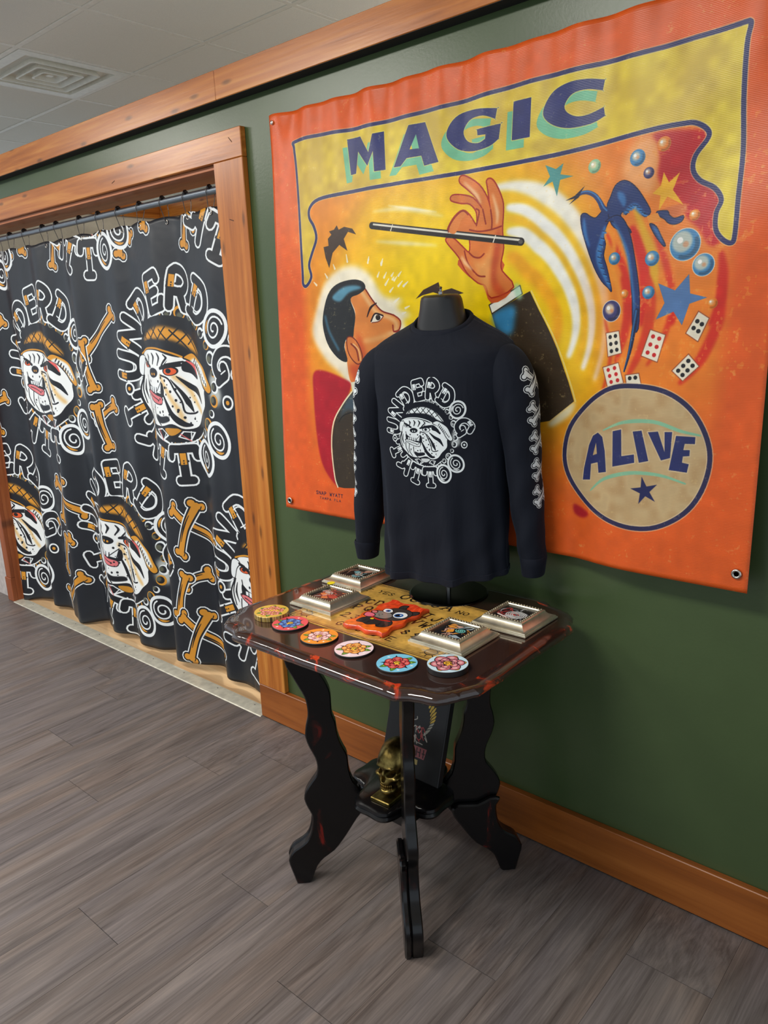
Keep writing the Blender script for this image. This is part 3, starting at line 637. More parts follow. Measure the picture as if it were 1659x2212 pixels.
def draw_coaster(i):
    b, c1, c2, dk, core = COAST[i]; cv = Canvas(100, 100, 2.2, b); rs = np.random.RandomState(i)
    if i == 0:
        for k in range(6): leaf(cv, 50+20*math.cos(k), 50+20*math.sin(k), k*1.05, 24)
        for k in range(5):
            a = k*1.26+.3; x, y = 50+21*math.cos(a), 50+21*math.sin(a); rose(cv, x, y, 17, c1, c2, dk, core, 5, k)
        cv.stroke(spl([(30, 60), (45, 45), (70, 38)]), 5, (236, 190, 50))
    elif i == 5:
        for k in range(6): 
            a = k*PI/3; P = spl([(50+30*math.cos(a-.6), 50+30*math.sin(a-.6)), (50+44*math.cos(a), 50+44*math.sin(a)), (50+30*math.cos(a+.6), 50+30*math.sin(a+.6))], False, 6); cv.stroke(P, 5, (20, 16, 20)); cv.stroke(P, 3, (232, 170, 50))
        rose(cv, 50, 50, 40, c1, c2, dk, core, 6, 9)
    else:
        for a in (2.6, 3.4, .1, .7): leaf(cv, 50+20*math.cos(a), 50+22*math.sin(a), a, 25)
        for a in (-2.3, -.9, 1.6): cv.fill([(50+24*math.cos(a-.25), 50+24*math.sin(a-.25)), (50+42*math.cos(a), 50+42*math.sin(a)), (50+24*math.cos(a+.25), 50+24*math.sin(a+.25))], (30, 22, 26))
        rose(cv, 50, 50, 31, c1, c2, dk, core, 7, i)
        for a in (1.2, -1.4, 2.2): cv.fill(star(50+40*math.cos(a), 50+40*math.sin(a), 6, 1.6, 4), (250, 246, 236))
    return cv.image('coaster_print')

def draw_frame(i):
    cv = Canvas(100, 100, 1.8, (26, 24, 26)); rs = np.random.RandomState(20+i)
    pal = [((120, 170, 176), (196, 150, 130), (200, 206, 200)), ((196, 70, 56), (226, 130, 70), (190, 186, 180)), ((206, 160, 140), (226, 150, 60), (170, 190, 200)), ((190, 70, 66), (176, 180, 182), (120, 124, 128))][i]
    for k in range(5):
        x, y = rs.uniform(18, 82, 2); P = spl([(x+rs.uniform(8, 22)*math.cos(a), y+rs.uniform(6, 18)*math.sin(a)) for a in np.arange(6)*PI/3], True, 4); cv.fill(P, pal[k % 3], .9); cv.stroke(np.concatenate([P, P[:1]]), 1.6, (10, 10, 12))
    for k in range(11):
        p = rs.uniform(8, 92, 2); Q = [p]
        for j in range(4): Q.append(np.clip(Q[-1]+rs.uniform(-24, 24, 2), 5, 95))
        cv.stroke(spl(Q, False, 5), [1, 5, 1], pal[k % 3]); cv.stroke(spl(Q, False, 5)+np.array([2, 2]), 1.2, (12, 12, 14))
    if i == 2:
        cv.disc(66, 40, 17, (18, 34, 36)); t = np.linspace(0, 5*PI, 40); cv.stroke(np.stack([66+t*.95*np.cos(t), 40+t*.85*np.sin(t)], 1), 3, (120, 200, 190)); cv.fill(pp('30,50 45,40 52,56 40,68'), (226, 150, 50))
    if i == 3:
        for r in (30, 24, 18, 12): cv.ring(60, 56, r, 3.2, (206, 208, 206), r*.8)
        cv.stroke(pp('12,74 50,88'), 7, (232, 206, 200))
    return cv.image('frame_art')

def draw_board():
    cv = Canvas(480, 320, 2.0, (188, 148, 70)); H, Wd = cv.H, cv.W; n = vnoise(H, Wd, 60, 3)*.6+vnoise(H, Wd, 14, 4)*.4
    cv.a *= (.82+.4*n)[..., None]; ink = (44, 32, 20)
    text(cv, 'OUIJA', 160, 26, 32, ink, .17, .78, .34, 0, True)
    text(cv, 'YES', 84, 40, 18, ink, .17, .7, .34, 0, True); text(cv, 'NO', 350, 40, 18, ink, .17, .75, .34, 0, True)
    for wd, R, cy in (('ABCDEFGHIJKLM', 560, 655), ('NOPQRSTUVWXYZ', 560, 702)):
        for i, ch in enumerate(wd):
            a = (i-(len(wd)-1)/2)*.0585; text(cv, ch, 240+R*math.sin(a)-8, cy-R*math.cos(a), 30, ink, .17, .62, .3, a, True)
    for i, ch in enumerate('1234567890'): text(cv, ch, 84+i*33, 214, 26, ink, .17, .66, .3, 0, True)
    text(cv, 'GOOD BYE', 146, 268, 22, ink, .17, .72, .36, 0, True)
    for x, y in ((34, 48), (446, 48), (36, 282), (444, 282)):
        cv.disc(x, y, 18, (90, 66, 34), .5, 3); cv.ring(x, y, 15, 2.5, ink)
        for k in range(8): cv.stroke([(x+18*math.cos(k*.785), y+18*math.sin(k*.785)), (x+26*math.cos(k*.785), y+26*math.sin(k*.785))], 2.5, ink)
    for k, w in ((6, 3), (12, 1.2)): cv.stroke([(k, k), (480-k, k), (480-k, 320-k), (k, 320-k), (k, k)], w, (70, 50, 28))
    return cv.image('board_print')

def draw_card():
    cv = Canvas(133, 200, 2.6, (222, 82, 30)); H, Wd = cv.H, cv.W; g = np.linspace(0, 1, H)[:, None, None].astype(np.float32)
    cv.a[:] = np.array((214, 58, 34), np.float32)*(1-g)+np.array((236, 116, 30), np.float32)*g
    cv.a *= (.85+.3*vnoise(H, Wd, 26, 6))[..., None]
    for k in range(9): cv.stroke(spl([(8+k*15, 6), (14+k*14, 22), (6+k*16, 36)]), 1.2, (244, 150, 90), .6)
    K = (22, 18, 18); Gr = (70, 60, 56)
    def blob(t, col, n=4):
        P = spl(pp(t), True, n); cv.stroke(np.concatenate([P, P[:1]]), 4.5, K); cv.fill(P, col)
    blob('34,128 58,118 96,122 112,140 108,160 90,168 78,158 62,170 44,166 26,168 22,150', (52, 46, 44))
    for t in ('40,150 36,164', '54,150 52,166', '84,146 86,162', '98,146 100,160'): cv.stroke(pp(t), 2.5, K)
    blob('60,30 74,20 80,40 92,48 70,56', (56, 50, 48)); blob('104,52 122,40 128,56 116,72', (56, 50, 48))
    blob('44,70 60,48 92,44 116,60 120,92 104,116 76,120 56,112', (66, 58, 54))
    blob('20,92 40,82 66,84 82,100 72,120 44,122 24,112', (136, 126, 118))
    blob('36,66 52,62 64,74 56,84 40,82', (240, 242, 240)); cv.disc(50, 74, 7, (40, 96, 170)); cv.disc(50, 74, 3.6, K)
    blob('76,70 96,62 112,74 110,94 92,100 78,90', (240, 242, 240)); cv.disc(92, 84, 12, (40, 96, 170)); cv.disc(90, 85, 7, K); cv.disc(95, 80, 2.6, (250, 250, 250))
    blob('14,94 26,90 32,98 24,104', (214, 120, 120)); blob('10,108 30,108 40,118 30,130 14,126', (232, 112, 130))
    for x, y in ((44, 104), (52, 100), (50, 110)): cv.disc(x, y, 1.5, K)
    cv.stroke(spl(pp('40,126 64,132 96,126')), 6, (196, 40, 30)); cv.disc(48, 136, 7, (24, 20, 18), 1, 0, 6); cv.disc(48, 136, 5.4, (240, 206, 40), 1, 0, 4.6)
    return cv.image('plaque_print')

def draw_crest():
    cv = Canvas(200, 400, 1.6, (20, 19, 20)); cx = 104
    for sx in (-1, 1):
        for k in range(11):
            y = 178+k*9.5; a = -1.1+.06*k; x = cx+sx*(20+24*math.sin(k*.28)); d = np.array([sx*math.cos(a), math.sin(a)])
            cv.stroke(spl([(x, y+8), (x+d[0]*10, y+d[1]*6), (x+d[0]*22, y+d[1]*24)]), [8, 12, 3], (8, 8, 8)); cv.stroke(spl([(x, y+8), (x+d[0]*10, y+d[1]*6), (x+d[0]*21, y+d[1]*22)]), [5, 8, 2], (206, 168, 58) if k < 8 else (150, 146, 130))
    rs = np.random.RandomState(3)
    for k in range(26):
        p = np.array([cx+rs.uniform(-34, 34), rs.uniform(246, 308)]); cv.stroke(spl([p, p+rs.uniform(-12, 12, 2), p+rs.uniform(-16, 16, 2)]), 2.6, (176, 168, 156) if k % 3 else (170, 60, 60))
    cv.fill(pp('58,316 150,316 144,346 64,346'), (150, 84, 86)); 
    for x in range(68, 142, 12): cv.stroke([(x, 321), (x, 341)], 3.4, (34, 22, 24))
    for x in range(72, 138, 16): cv.stroke([(x, 331), (x+8, 331)], 3, (34, 22, 24))
    cv.fill(pp('84,352 124,352 124,366 84,366'), (170, 150, 90))
    return cv.image('crest_print')

# ------------------------------------------------------------------ materials
class NT:
    def __init__(s, name):
        s.m = bpy.data.materials.new(name); s.m.use_nodes = True; s.t = s.m.node_tree; s.b = s.t.nodes['Principled BSDF']
    def n(s, typ, **kw):
        o = s.t.nodes.new(typ)
        for k, v in kw.items():
            if k in o.inputs.keys(): o.inputs[k].default_value = v
            else: setattr(o, k, v)
        return o
    def l(s, a, b): s.t.links.new(a, b)
    def set(s, **kw):
        for k, v in kw.items():
            k = k.replace('_', ' ')
            s.b.inputs[k].default_value = v
        return s
    def coord(s, kind='Object', scale=(1, 1, 1), rnd=0.0):
        tc = s.n('ShaderNodeTexCoord'); mp = s.n('ShaderNodeMapping'); mp.inputs['Scale'].default_value = scale
        src = tc.outputs[kind]
        if rnd:
            oi = s.n('ShaderNodeObjectInfo'); mu = s.n('ShaderNodeMath', operation='MULTIPLY'); mu.inputs[1].default_value = rnd; s.l(oi.outputs['Random'], mu.inputs[0])
            va = s.n('ShaderNodeVectorMath', operation='ADD'); s.l(src, va.inputs[0]); s.l(mu.outputs[0], va.inputs[1]); src = va.outputs[0]
        s.l(src, mp.inputs['Vector']); return mp.outputs[0]
    def noise(s, vec, scale, detail=4.0, rough=.55, dist=0.0):
        o = s.n('ShaderNodeTexNoise'); o.inputs['Scale'].default_value = scale; o.inputs['Detail'].default_value = detail; o.inputs['Roughness'].default_value = rough; o.inputs['Distortion'].default_value = dist
        if vec is not None: s.l(vec, o.inputs['Vector'])
        return o.outputs[0]
    def ramp(s, fac, stops):
        r = s.n('ShaderNodeValToRGB'); e = r.color_ramp.elements
        while len(e) > 1: e.remove(e[-1])
        e[0].position = stops[0][0]; e[0].color = lin(stops[0][1])
        for p, c in stops[1:]:
            x = e.new(p); x.color = lin(c)
        s.l(fac, r.inputs[0]); return r.outputs[0]
    def mix(s, fac, a, b, mode='MIX'):
        o = s.n('ShaderNodeMix', data_type='RGBA', blend_type=mode)
        for sock, v in ((o.inputs[0], fac), (o.inputs[6], a), (o.inputs[7], b)):
            if isinstance(v, (int, float)): sock.default_value = v
            elif isinstance(v, tuple): sock.default_value = v
            else: s.l(v, sock)
        return o.outputs[2]
    def math(s, op, a, b=0.0, clamp=False):
        o = s.n('ShaderNodeMath', operation=op); o.use_clamp = clamp
        for i, v in enumerate((a, b)):
            if isinstance(v, (int, float)): o.inputs[i].default_value = v
            else: s.l(v, o.inputs[i])
        return o.outputs[0]
    def bump(s, h, strength=.2, dist=.01):
        b = s.n('ShaderNodeBump'); b.inputs['Strength'].default_value = strength; b.inputs['Distance'].default_value = dist; s.l(h, b.inputs['Height']); s.l(b.outputs[0], s.b.inputs['Normal'])
    def col(s, c):
        if isinstance(c, tuple): s.b.inputs['Base Color'].default_value = lin(c)
        else: s.l(c, s.b.inputs['Base Color'])
        return s

def plain(name, c, rough=.5, metal=0.0, coat=0.0, var=.08, sc=30, spec=.5, bmp=0.0):
    t = NT(name); v = t.coord('Object'); n = t.noise(v, sc)
    d = tuple(max(0, x*(1-var)) for x in c); e = tuple(min(255, x*(1+var)) for x in c)
    t.col(t.ramp(n, [(.3, d), (.7, e)])); t.set(Roughness=rough, Metallic=metal, Coat_Weight=coat, Specular_IOR_Level=spec)
    if bmp: t.bump(n, bmp, .004)
    return t.m

def wood(name, axis, c0, c1, c2, rough=.38, rnd=0.0, knots=True, sc=1.0, spec=.5):
    t = NT(name); s = [9*sc, 9*sc, 9*sc]; s[axis] = .55*sc; v = t.coord('Object', tuple(s), rnd)
    n1 = t.noise(v, 1.1, 5, .6, 1.6); s2 = [60*sc]*3; s2[axis] = 2.2*sc; n2 = t.noise(t.coord('Object', tuple(s2), rnd), 1.0, 4, .6, .3)
    f = t.math('ADD', t.math('MULTIPLY', n1, .68), t.math('MULTIPLY', n2, .32)); col = t.ramp(f, [(.33, c0), (.5, c1), (.66, c2)])
    if knots:
        tc = t.n('ShaderNodeTexCoord'); sp = t.n('ShaderNodeSeparateXYZ'); t.l(tc.outputs['Object'], sp.inputs[0]); cb = t.n('ShaderNodeCombineXYZ')
        t.l(t.math('MULTIPLY', sp.outputs[axis], 2.6), cb.inputs[0]); t.l(t.math('MULTIPLY', sp.outputs[2 if axis != 2 else 0], 9.0), cb.inputs[1])
        vo = t.n('ShaderNodeTexVoronoi', voronoi_dimensions='2D'); vo.inputs['Scale'].default_value = 1.0; t.l(cb.outputs[0], vo.inputs['Vector'])
        kf = t.n('ShaderNodeMapRange'); kf.inputs[1].default_value = .03; kf.inputs[2].default_value = .085; kf.inputs[3].default_value = .6; kf.inputs[4].default_value = 0.0; t.l(vo.outputs['Distance'], kf.inputs[0])
        col = t.mix(kf.outputs[0], col, lin(tuple(x*.42 for x in c0)))
    t.col(col); t.set(Roughness=rough, Specular_IOR_Level=spec); t.bump(n2, .12, .002)
    return t.m

def printed(name, im, rough=.45, spec=.5, coat=0.0, clip=False, var=.0):
    t = NT(name); tc = t.n('ShaderNodeTexCoord'); i = t.n('ShaderNodeTexImage'); i.image = im; i.interpolation = 'Linear'; i.extension = 'CLIP' if clip else 'EXTEND'
    t.l(tc.outputs['UV'], i.inputs['Vector']); c = i.outputs['Color']
    if var:
        n = t.noise(t.coord('Object'), 14, 5); c = t.mix(var, c, t.ramp(n, [(.3, (120, 120, 120)), (.7, (255, 255, 255))]), 'MULTIPLY')
    t.col(c); t.set(Roughness=rough, Specular_IOR_Level=spec, Coat_Weight=coat)
    return t

MT = {}
def build_materials():
    t = NT('green_paint'); v = t.coord('Object'); n = t.noise(v, 3, 4); t.col(t.ramp(n, [(.3, (62, 78, 46)), (.7, (69, 86, 52))])); t.set(Roughness=.30); t.bump(t.noise(v, 120, 3), .12, .002); MT['green'] = t.m
    MT['grey_wall'] = plain('grey_paint', (186, 178, 174), .6); MT['beige'] = plain('beige_paint', (206, 198, 180), .7, var=.03)
    oc = ((138, 72, 20), (178, 104, 36), (206, 138, 60))
    for a, k in enumerate('xyz'): MT['pine_'+k] = wood('stained_pine_'+k, a, *oc, rough=.27, spec=.5)
    MT['base_x'] = wood('stained_baseboard', 0, (116, 60, 16), (146, 80, 26), (164, 96, 38), .4, knots=False)
    MT['jamb'] = wood('stained_jamb', 2, (128, 66, 34), (150, 80, 42), (170, 98, 54), .45)
    MT['jamb_x'] = wood('stained_head_jamb', 0, (150, 84, 44), (176, 104, 58), (190, 120, 70), .45, knots=False)
    t = NT('vinyl_plank'); v = t.coord('Object', (14, 1.1, 14), 37.0); n1 = t.noise(v, 1.6, 6, .62, 1.1); n2 = t.noise(t.coord('Object', (190, 5, 190), 37.0), 1.0, 5, .65, .3)
    f = t.math('ADD', t.math('MULTIPLY', n1, .55), t.math('MULTIPLY', n2, .45)); c = t.ramp(f, [(.32, (78, 71, 68)), (.46, (116, 108, 105)), (.55, (132, 124, 121)), (.68, (156, 146, 139))])
    hv = t.noise(t.coord('Object', (9, .7, 9), 53.0), 1.3, 3, .5, .4); c = t.mix(.45, c, t.ramp(hv, [(.36, (104, 104, 116)), (.5, (110, 104, 102)), (.64, (128, 106, 84))]), 'OVERLAY')
    oi = t.n('ShaderNodeObjectInfo'); c = t.mix(.3, c, t.ramp(oi.outputs['Random'], [(0, (196, 190, 188)), (1, (255, 250, 246))]), 'MULTIPLY'); t.col(c); t.set(Roughness=.42); t.bump(n2, .1, .001); MT['plank'] = t.m
    MT['seam'] = plain('plank_seam', (150, 138, 128), .6)
    MT['oak'] = wood('pale_oak_vinyl', 0, (150, 116, 80), (186, 152, 112), (204, 174, 134), .45, 31.0, False, .8)
    MT['strip'] = plain('threshold_metal', (196, 192, 176), .42, .35)
    t = NT('ceiling_tile'); v = t.coord('Object'); n = t.noise(v, 260, 2); t.col(t.ramp(n, [(.3, (236, 233, 224)), (.7, (242, 239, 230))])); t.set(Roughness=.9); t.bump(n, .25, .003); MT['tile'] = t.m
    MT['tgrid'] = plain('ceiling_grid_white', (236, 232, 222), .5, var=.02); MT['vent'] = plain('vent_enamel', (228, 226, 214), .4, var=.03); MT['duct'] = plain('duct_dark', (22, 26, 32), .6)
    MT['rod'] = plain('rod_grey', (120, 128, 136), .35, .6, var=.03); MT['blackp'] = plain('black_plastic', (18, 17, 18), .35); MT['wire'] = plain('steel_wire', (84, 80, 78), .35, 1.0)
    MT['steel'] = plain('nickel', (196, 190, 180), .25, 1.0, var=.04); MT['chrome'] = plain('brushed_steel', (150, 150, 150), .2, 1.0, var=.03)
    MT['discm'] = plain('dark_steel_base', (92, 92, 90), .16, 1.0, var=.03)
    t = printed('banner_vinyl', draw_banner(), .3, .32, 0.0, False, .12); w = t.n('ShaderNodeTexWave', wave_type='BANDS', bands_direction='Z'); w.inputs['Scale'].default_value = 95.0; t.l(t.coord('Object'), w.inputs['Vector']); t.bump(w.outputs['Fac'], .10, .002); MT['banner'] = t.m
    t = printed('curtain_polyester', draw_curtain(), .42, .5); v = t.coord('Object'); t.bump(t.noise(v, 5, 3, .5, .6), .22, .02); MT['curtain'] = t.m
    def fabric(name, im):
        t = NT(name); v = t.coord('Object'); n = t.noise(v, 900, 2)
        if im:
            tc = t.n('ShaderNodeTexCoord'); i = t.n('ShaderNodeTexImage'); i.image = im; i.extension = 'CLIP'; t.l(tc.outputs['UV'], i.inputs['Vector'])
            g = t.n('ShaderNodeRGBToBW'); t.l(i.outputs['Color'], g.inputs[0]); t.col(t.mix(g.outputs[0], lin((13, 18, 29)), lin((226, 234, 236))))
        else: t.col(t.ramp(n, [(.3, (12, 16, 27)), (.7, (14, 19, 31))]))
        t.set(Roughness=.85, Specular_IOR_Level=.25, Sheen_Weight=.12, Sheen_Roughness=.4); t.b.inputs['Sheen Tint'].default_value = lin((120, 140, 170)); t.bump(t.noise(t.coord('Object', (1.6, 1.6, .7)), 9, 3, .5, 1.2), .35, .012); return t.m
    MT['shirt'] = fabric('navy_jersey_print', draw_shirt()); MT['sleeve'] = fabric('navy_jersey_sleeve', draw_sleeve()); MT['rib'] = fabric('navy_rib', None)
    MT['form'] = plain('black_form', (22, 22, 23), .42, var=.05, spec=.5)
    # table
    t = NT('resin_top'); v = t.coord('Object'); n = t.noise(v, 5, 5, .6, .8); t.col(t.ramp(n, [(.35, (44, 29, 23)), (.55, (54, 35, 28)), (.72, (66, 36, 27))])); t.set(Roughness=.12, Coat_Weight=.6, Coat_Roughness=.03); t.bump(t.noise(v, 7, 2), .05, .01); MT['resin'] = t.m
    t = NT('resin_rim'); v = t.coord('Object'); n = t.noise(v, 11, 4, .6, 1.4); t.col(t.ramp(n, [(.52, (44, 28, 23)), (.59, (70, 32, 24)), (.65, (190, 60, 28)), (.75, (170, 46, 22))])); t.set(Roughness=.1, Coat_Weight=.7, Coat_Roughness=.03); t.bump(t.noise(v, 14, 2, .4, .3), .22, .01); MT['rim'] = t.m
    t = NT('lacquer_black_red'); v = t.coord('Object', (1, 1, .45)); n = t.noise(v, 15, 4, .6, 1.0); t.col(t.ramp(n, [(.60, (8, 7, 8)), (.66, (40, 12, 10)), (.72, (112, 24, 16))])); t.set(Roughness=.24, Coat_Weight=.12, Coat_Roughness=.08, Specular_IOR_Level=.35); MT['lacquer'] = t.m
    MT['blackt'] = plain('black_lacquer', (10, 9, 10), .24, 0, .15, spec=.35)
    MT['board'] = printed('board_print', draw_board(), .14, .5, .5).m
    MT['silver'] = plain('silver_leaf', (206, 198, 176), .3, .85, var=.12, sc=18, bmp=.1); MT['silver_d'] = plain('aged_silver', (150, 140, 118), .38, .8, var=.2, sc=60)
    MT['sticker'] = plain('yellow_sticker', (232, 214, 30), .5)
    MT['art'] = [printed('frame_art', draw_frame(i), .25, .5, .2).m for i in range(4)]
    MT['coast'] = [printed('coaster_print', draw_coaster(i), .3, .5, .2).m for i in range(6)]
    MT['ctop_edge'] = plain('coaster_edge_dark', (26, 22, 22), .5); t = NT('coaster_edge_gold'); w = t.noise(t.coord('Object', (1, 1, .02)), 140, 2); t.col(t.ramp(w, [(.35, (70, 56, 40)), (.5, (170, 140, 70)), (.65, (206, 190, 150))])); t.set(Roughness=.3, Metallic=.3); MT['cgold'] = t.m
    MT['plaque'] = printed('plaque_print', draw_card(), .2, .5, .5).m; MT['plaque_e'] = plain('plaque_edge', (206, 66, 20), .3, 0, .4, .15, 40)
    t = NT('aged_brass'); v = t.coord('Object'); n = t.noise(v, 55, 4); t.col(t.ramp(n, [(.3, (78, 66, 34)), (.7, (150, 130, 74))])); t.set(Roughness=.33, Metallic=1.0); t.bump(t.noise(v, 300, 3), .08, .001); MT['brass'] = t.m
    MT['tooth'] = plain('brass_dark', (128, 104, 54), .4, 1.0)
    MT['crest'] = printed('crest_print', draw_crest(), .5).m; MT['panel'] = plain('black_panel', (24, 23, 24), .45)
    MT['underside_shade'] = plain('black_underside_shade', (16, 16, 17), .8); MT['nail'] = plain('nail_hole', (70, 36, 14), .7)
    t = NT('lamp_diffuser'); t.col((240, 240, 236)); t.b.inputs['Emission Color'].default_value = (1, .97, .92, 1); t.b.inputs['Emission Strength'].default_value = 7.0; MT['lamp'] = t.m
build_materials()

# ------------------------------------------------------------------ the setting
WZ = 2.283           # top of the partition
ZB = .1415           # baseboard height
TC = .0217           # board thickness
CH = 2.797           # ceiling
T = .6096; GX = -1.043; GY = .797   # ceiling grid

LAMPS = [(2, 4, 'nearest the table'), (-1, 4, 'in front of the curtain'), (-4, 4, 'far left along the wall'), (2, -1, 'added out of view to brighten the room behind the curtain')]  # last panel is an unseen addition that brightens the back room
def struct(o): o['kind'] = 'structure'; return o

def build_floor():
    fl = struct(link('floor', bbox_mesh('floor', -5.2, 4.0, -4.8, .0, -.06, -.006, 0), MT['seam']))
    rs = random.Random(3); me = bbox_mesh('plank', -.0998, .0998, -.5, .5, -.006, 0.0, 0)
    bm = bmesh.new(); bm.from_mesh(me); top = [e for e in bm.edges if all(v.co.z > -.001 for v in e.verts)]
    bmesh.ops.bevel(bm, geom=top, offset=.0003, segments=1, affect='EDGES'); bm.to_mesh(me); bm.free()
    first = {-1.5: -.31, -.7: -.30, .9: -.318, 1.7: -.24, .7: -.677, .5: -1.0, 1.1: -.82, 1.3: -.5, 1.5: -.95, -.1: -.72, .1: -.38, .3: -.2, -.3: -1.0, -.5: -.6}
    for i in range(-26, 20):
        x = round(i*.2+.1, 1); y1 = -.001; n = 0
        cut = first.get(x, -rs.uniform(.15, 1.15)); s = cut
        while y1 > -4.75:
            L = y1-s
            if L > .02:
                p = link('plank', me, MT['plank'], fl); p.location = (x, (y1+s)/2, 0); p.scale = (1, (L-.0014), 1)
            y1 = s; s = max(s-1.2, -4.8)
    fb = struct(link('floor_back_room', bbox_mesh('floor_back_room', -5.2, .75, .0, 3.0, -.06, -.004, 0), MT['seam']))
    me2 = bbox_mesh('plank', -.5, .5, -.0745, .0745, -.006, 0.0, .0005)
    for j in range(7):
        y = .115+.15*j; x = -5.2; s = x+rs.uniform(.3, 1.2)
        while x < .74:
            s = min(s, .75); p = link('plank', me2, MT['oak'], fb); p.location = ((x+s)/2, y, 0); p.scale = (s-x-.001, 1, 1); x = s; s = x+1.22
    return fl
build_floor()

def build_walls():
    w = struct(box('wall_front', .0, 4.0, .0, .155, -.0, WZ-.004, MT['green'], None, 0))
    struct(box('wall_over_opening', -5.2, .0, .0, .155, 2.02, WZ-.004, MT['green'], None, 0))
    struct(box('wall_beside_opening', -5.2, -2.262, .0, .155, 0, 2.02, MT['grey_wall'], None, 0))
    # top rail boards of the partition
    struct(box('trim_1', -5.2, .0725, -.0456, -.0, 2.1936, 2.2802, MT['pine_x'], None, .002))
    struct(box('trim_2', .0735, 2.42, -.0456, -.0, 2.1936, 2.2802, MT['pine_x'], None, .002))
    struct(box('trim_3', 2.422, 4.0, -.0456, -.0, 2.1936, 2.2802, MT['pine_x'], None, .002))
    struct(box('trim_shade_strip', -5.2, 4.0, -.0452, -.0, 2.1920, 2.1934, MT['underside_shade'], None, 0))  # thin black strip added below the rail; its colour paints the shade there
    # casing round the opening
    h = struct(box('trim_4', -2.4, .1503, -TC, -.0, 2.0225, 2.111, MT['pine_x'], None, .002))
    for x, z, a in ((.098, 2.078, -.8), (-.62, 2.05, .3)):
        q = box('nail_mark', -.011, .011, -.0006, .0004, -.0012, .0012, MT['nail'], h, 0); q.location = (x, -TC, z); q.rotation_euler = (0, -a, 0)
    c = struct(box('trim_5', .0, .1503, -TC, -.0, ZB+.001, 2.0215, MT['pine_z'], None, .002))
    for x, z, a in ((.072, 1.838, -.3),):
        q = box('nail_mark', -.011, .011, -.0006, .0004, -.0012, .0012, MT['nail'], c, 0); q.location = (x, -TC, z); q.rotation_euler = (0, -a, 0)
    struct(box('trim_6', -2.262, -2.2, -TC, -.0, ZB+.001, 2.0215, MT['jamb'], None, .002))
    # jamb lining
    struct(box('trim_7', -2.2, .0, -.001, .16, 2.008, 2.0222, MT['jamb_x'], None, .001))
    struct(box('trim_8', -2.262, -2.2, .0, .16, 0, 2.008, MT['jamb'], None, .001))
    struct(box('trim_9', -.014, -.0005, .0, .16, 0, 2.008, MT['jamb'], None, .001))
    struct(box('baseboard_right', .0, 4.0, -TC, -.0, .004, ZB, MT['base_x'], None, .002))
    struct(box('baseboard_left', -2.274, -2.2, -TC-.004, -.0, .0, ZB, MT['jamb'], None, .002))
    # threshold strip across the opening
    pr = [(-.03, .0), (-.026, .0028), (0.0, .0045), (.034, .0042), (.04, .0)]
    v = [(x, y, z) for x in (-2.2, -.001) for y, z in pr]; n = len(pr)
    f = [(i, i+1, n+i+1, n+i) for i in range(n-1)]+[tuple(range(n)), tuple(range(2*n-1, n-1, -1)), (0, n, 2*n-1, n-1)]
    st = struct(link('trim_10', mesh('threshold', v, f, None, True, .5), MT['strip']))
    dot = mesh('screw', *lathe([(.0001, .0), (.0035, 0), (.003, .0008), (.0001, .001)], 10))
    for i in range(9): link('screw', dot, MT['steel'], st, (-2.05+.245*i, .016, .0043))
    # room beyond the curtain
    struct(box('wall_back', -5.2, .75, 3.0, 3.1, 0, 2.79, MT['beige'], None, 0))
    struct(box('wall_side', -2.46, -2.36, .165, 1.345, 0, WZ, MT['beige'], None, 0))
    struct(box('wall_inner', -2.36, .75, 1.345, 1.44, 0, WZ, MT['beige'], None, 0))
    struct(box('trim_11', -2.36, -2.338, .165, 1.345, 2.19, 2.279, MT['pine_y'], None, .002))
    struct(box('trim_12', -2.337, .75, 1.323, 1.345, 2.19, 2.279, MT['pine_x'], None, .002))
build_walls()

def build_ceiling():
    ce = struct(link('ceiling', bbox_mesh('ceiling', -5.3, 4.0, -4.8, 3.1, CH+.012, CH+.06, 0), MT['tile']))
    hw = T/2-.011; b = .008
    rings = [[(-hw, -hw, .008), (hw, -hw, .008), (hw, hw, .008), (-hw, hw, .008)], [(-hw, -hw, .003), (hw, -hw, .003), (hw, hw, .003), (-hw, hw, .003)], [(-hw+b, -hw+b, -.002), (hw-b, -hw+b, -.002), (hw-b, hw-b, -.002), (-hw+b, hw-b, -.002)]]
    me = mesh('ceiling_tile', *loft([np.array(r) for r in rings]))
    bm = bmesh.new(); bm.from_mesh(me); bmesh.ops.recalc_face_normals(bm, faces=bm.faces); bm.to_mesh(me); bm.free()
    xs = [GX+T*i for i in range(-7, 9)]; ys = [GY-T*j for j in range(-4, 10)]
    lights = [(i+d, j) for i, j, w in LAMPS for d in (0, 1)]
    for i in range(-7, 8):
        for j in range(-3, 9):
            if (i, j) == (-2, 0) or (i, j) in lights: continue
            link('ceiling_tile', me, MT['tile'], ce, (GX+T*(i+.5), GY-T*(j+.5), CH))
    for k, x in enumerate(xs): struct(box('runner', x-.012, x+.012, ys[-1], ys[0], CH-.003, CH+.004, MT['tgrid'], ce, .0006))
    for k, y in enumerate(ys): struct(box('runner', xs[0], xs[-1], y-.012, y+.012, CH-.0034, CH+.0036, MT['tgrid'], ce, .0006))
    for o in ce.children: o.pop('kind', None) if 'kind' in o else None
build_ceiling()

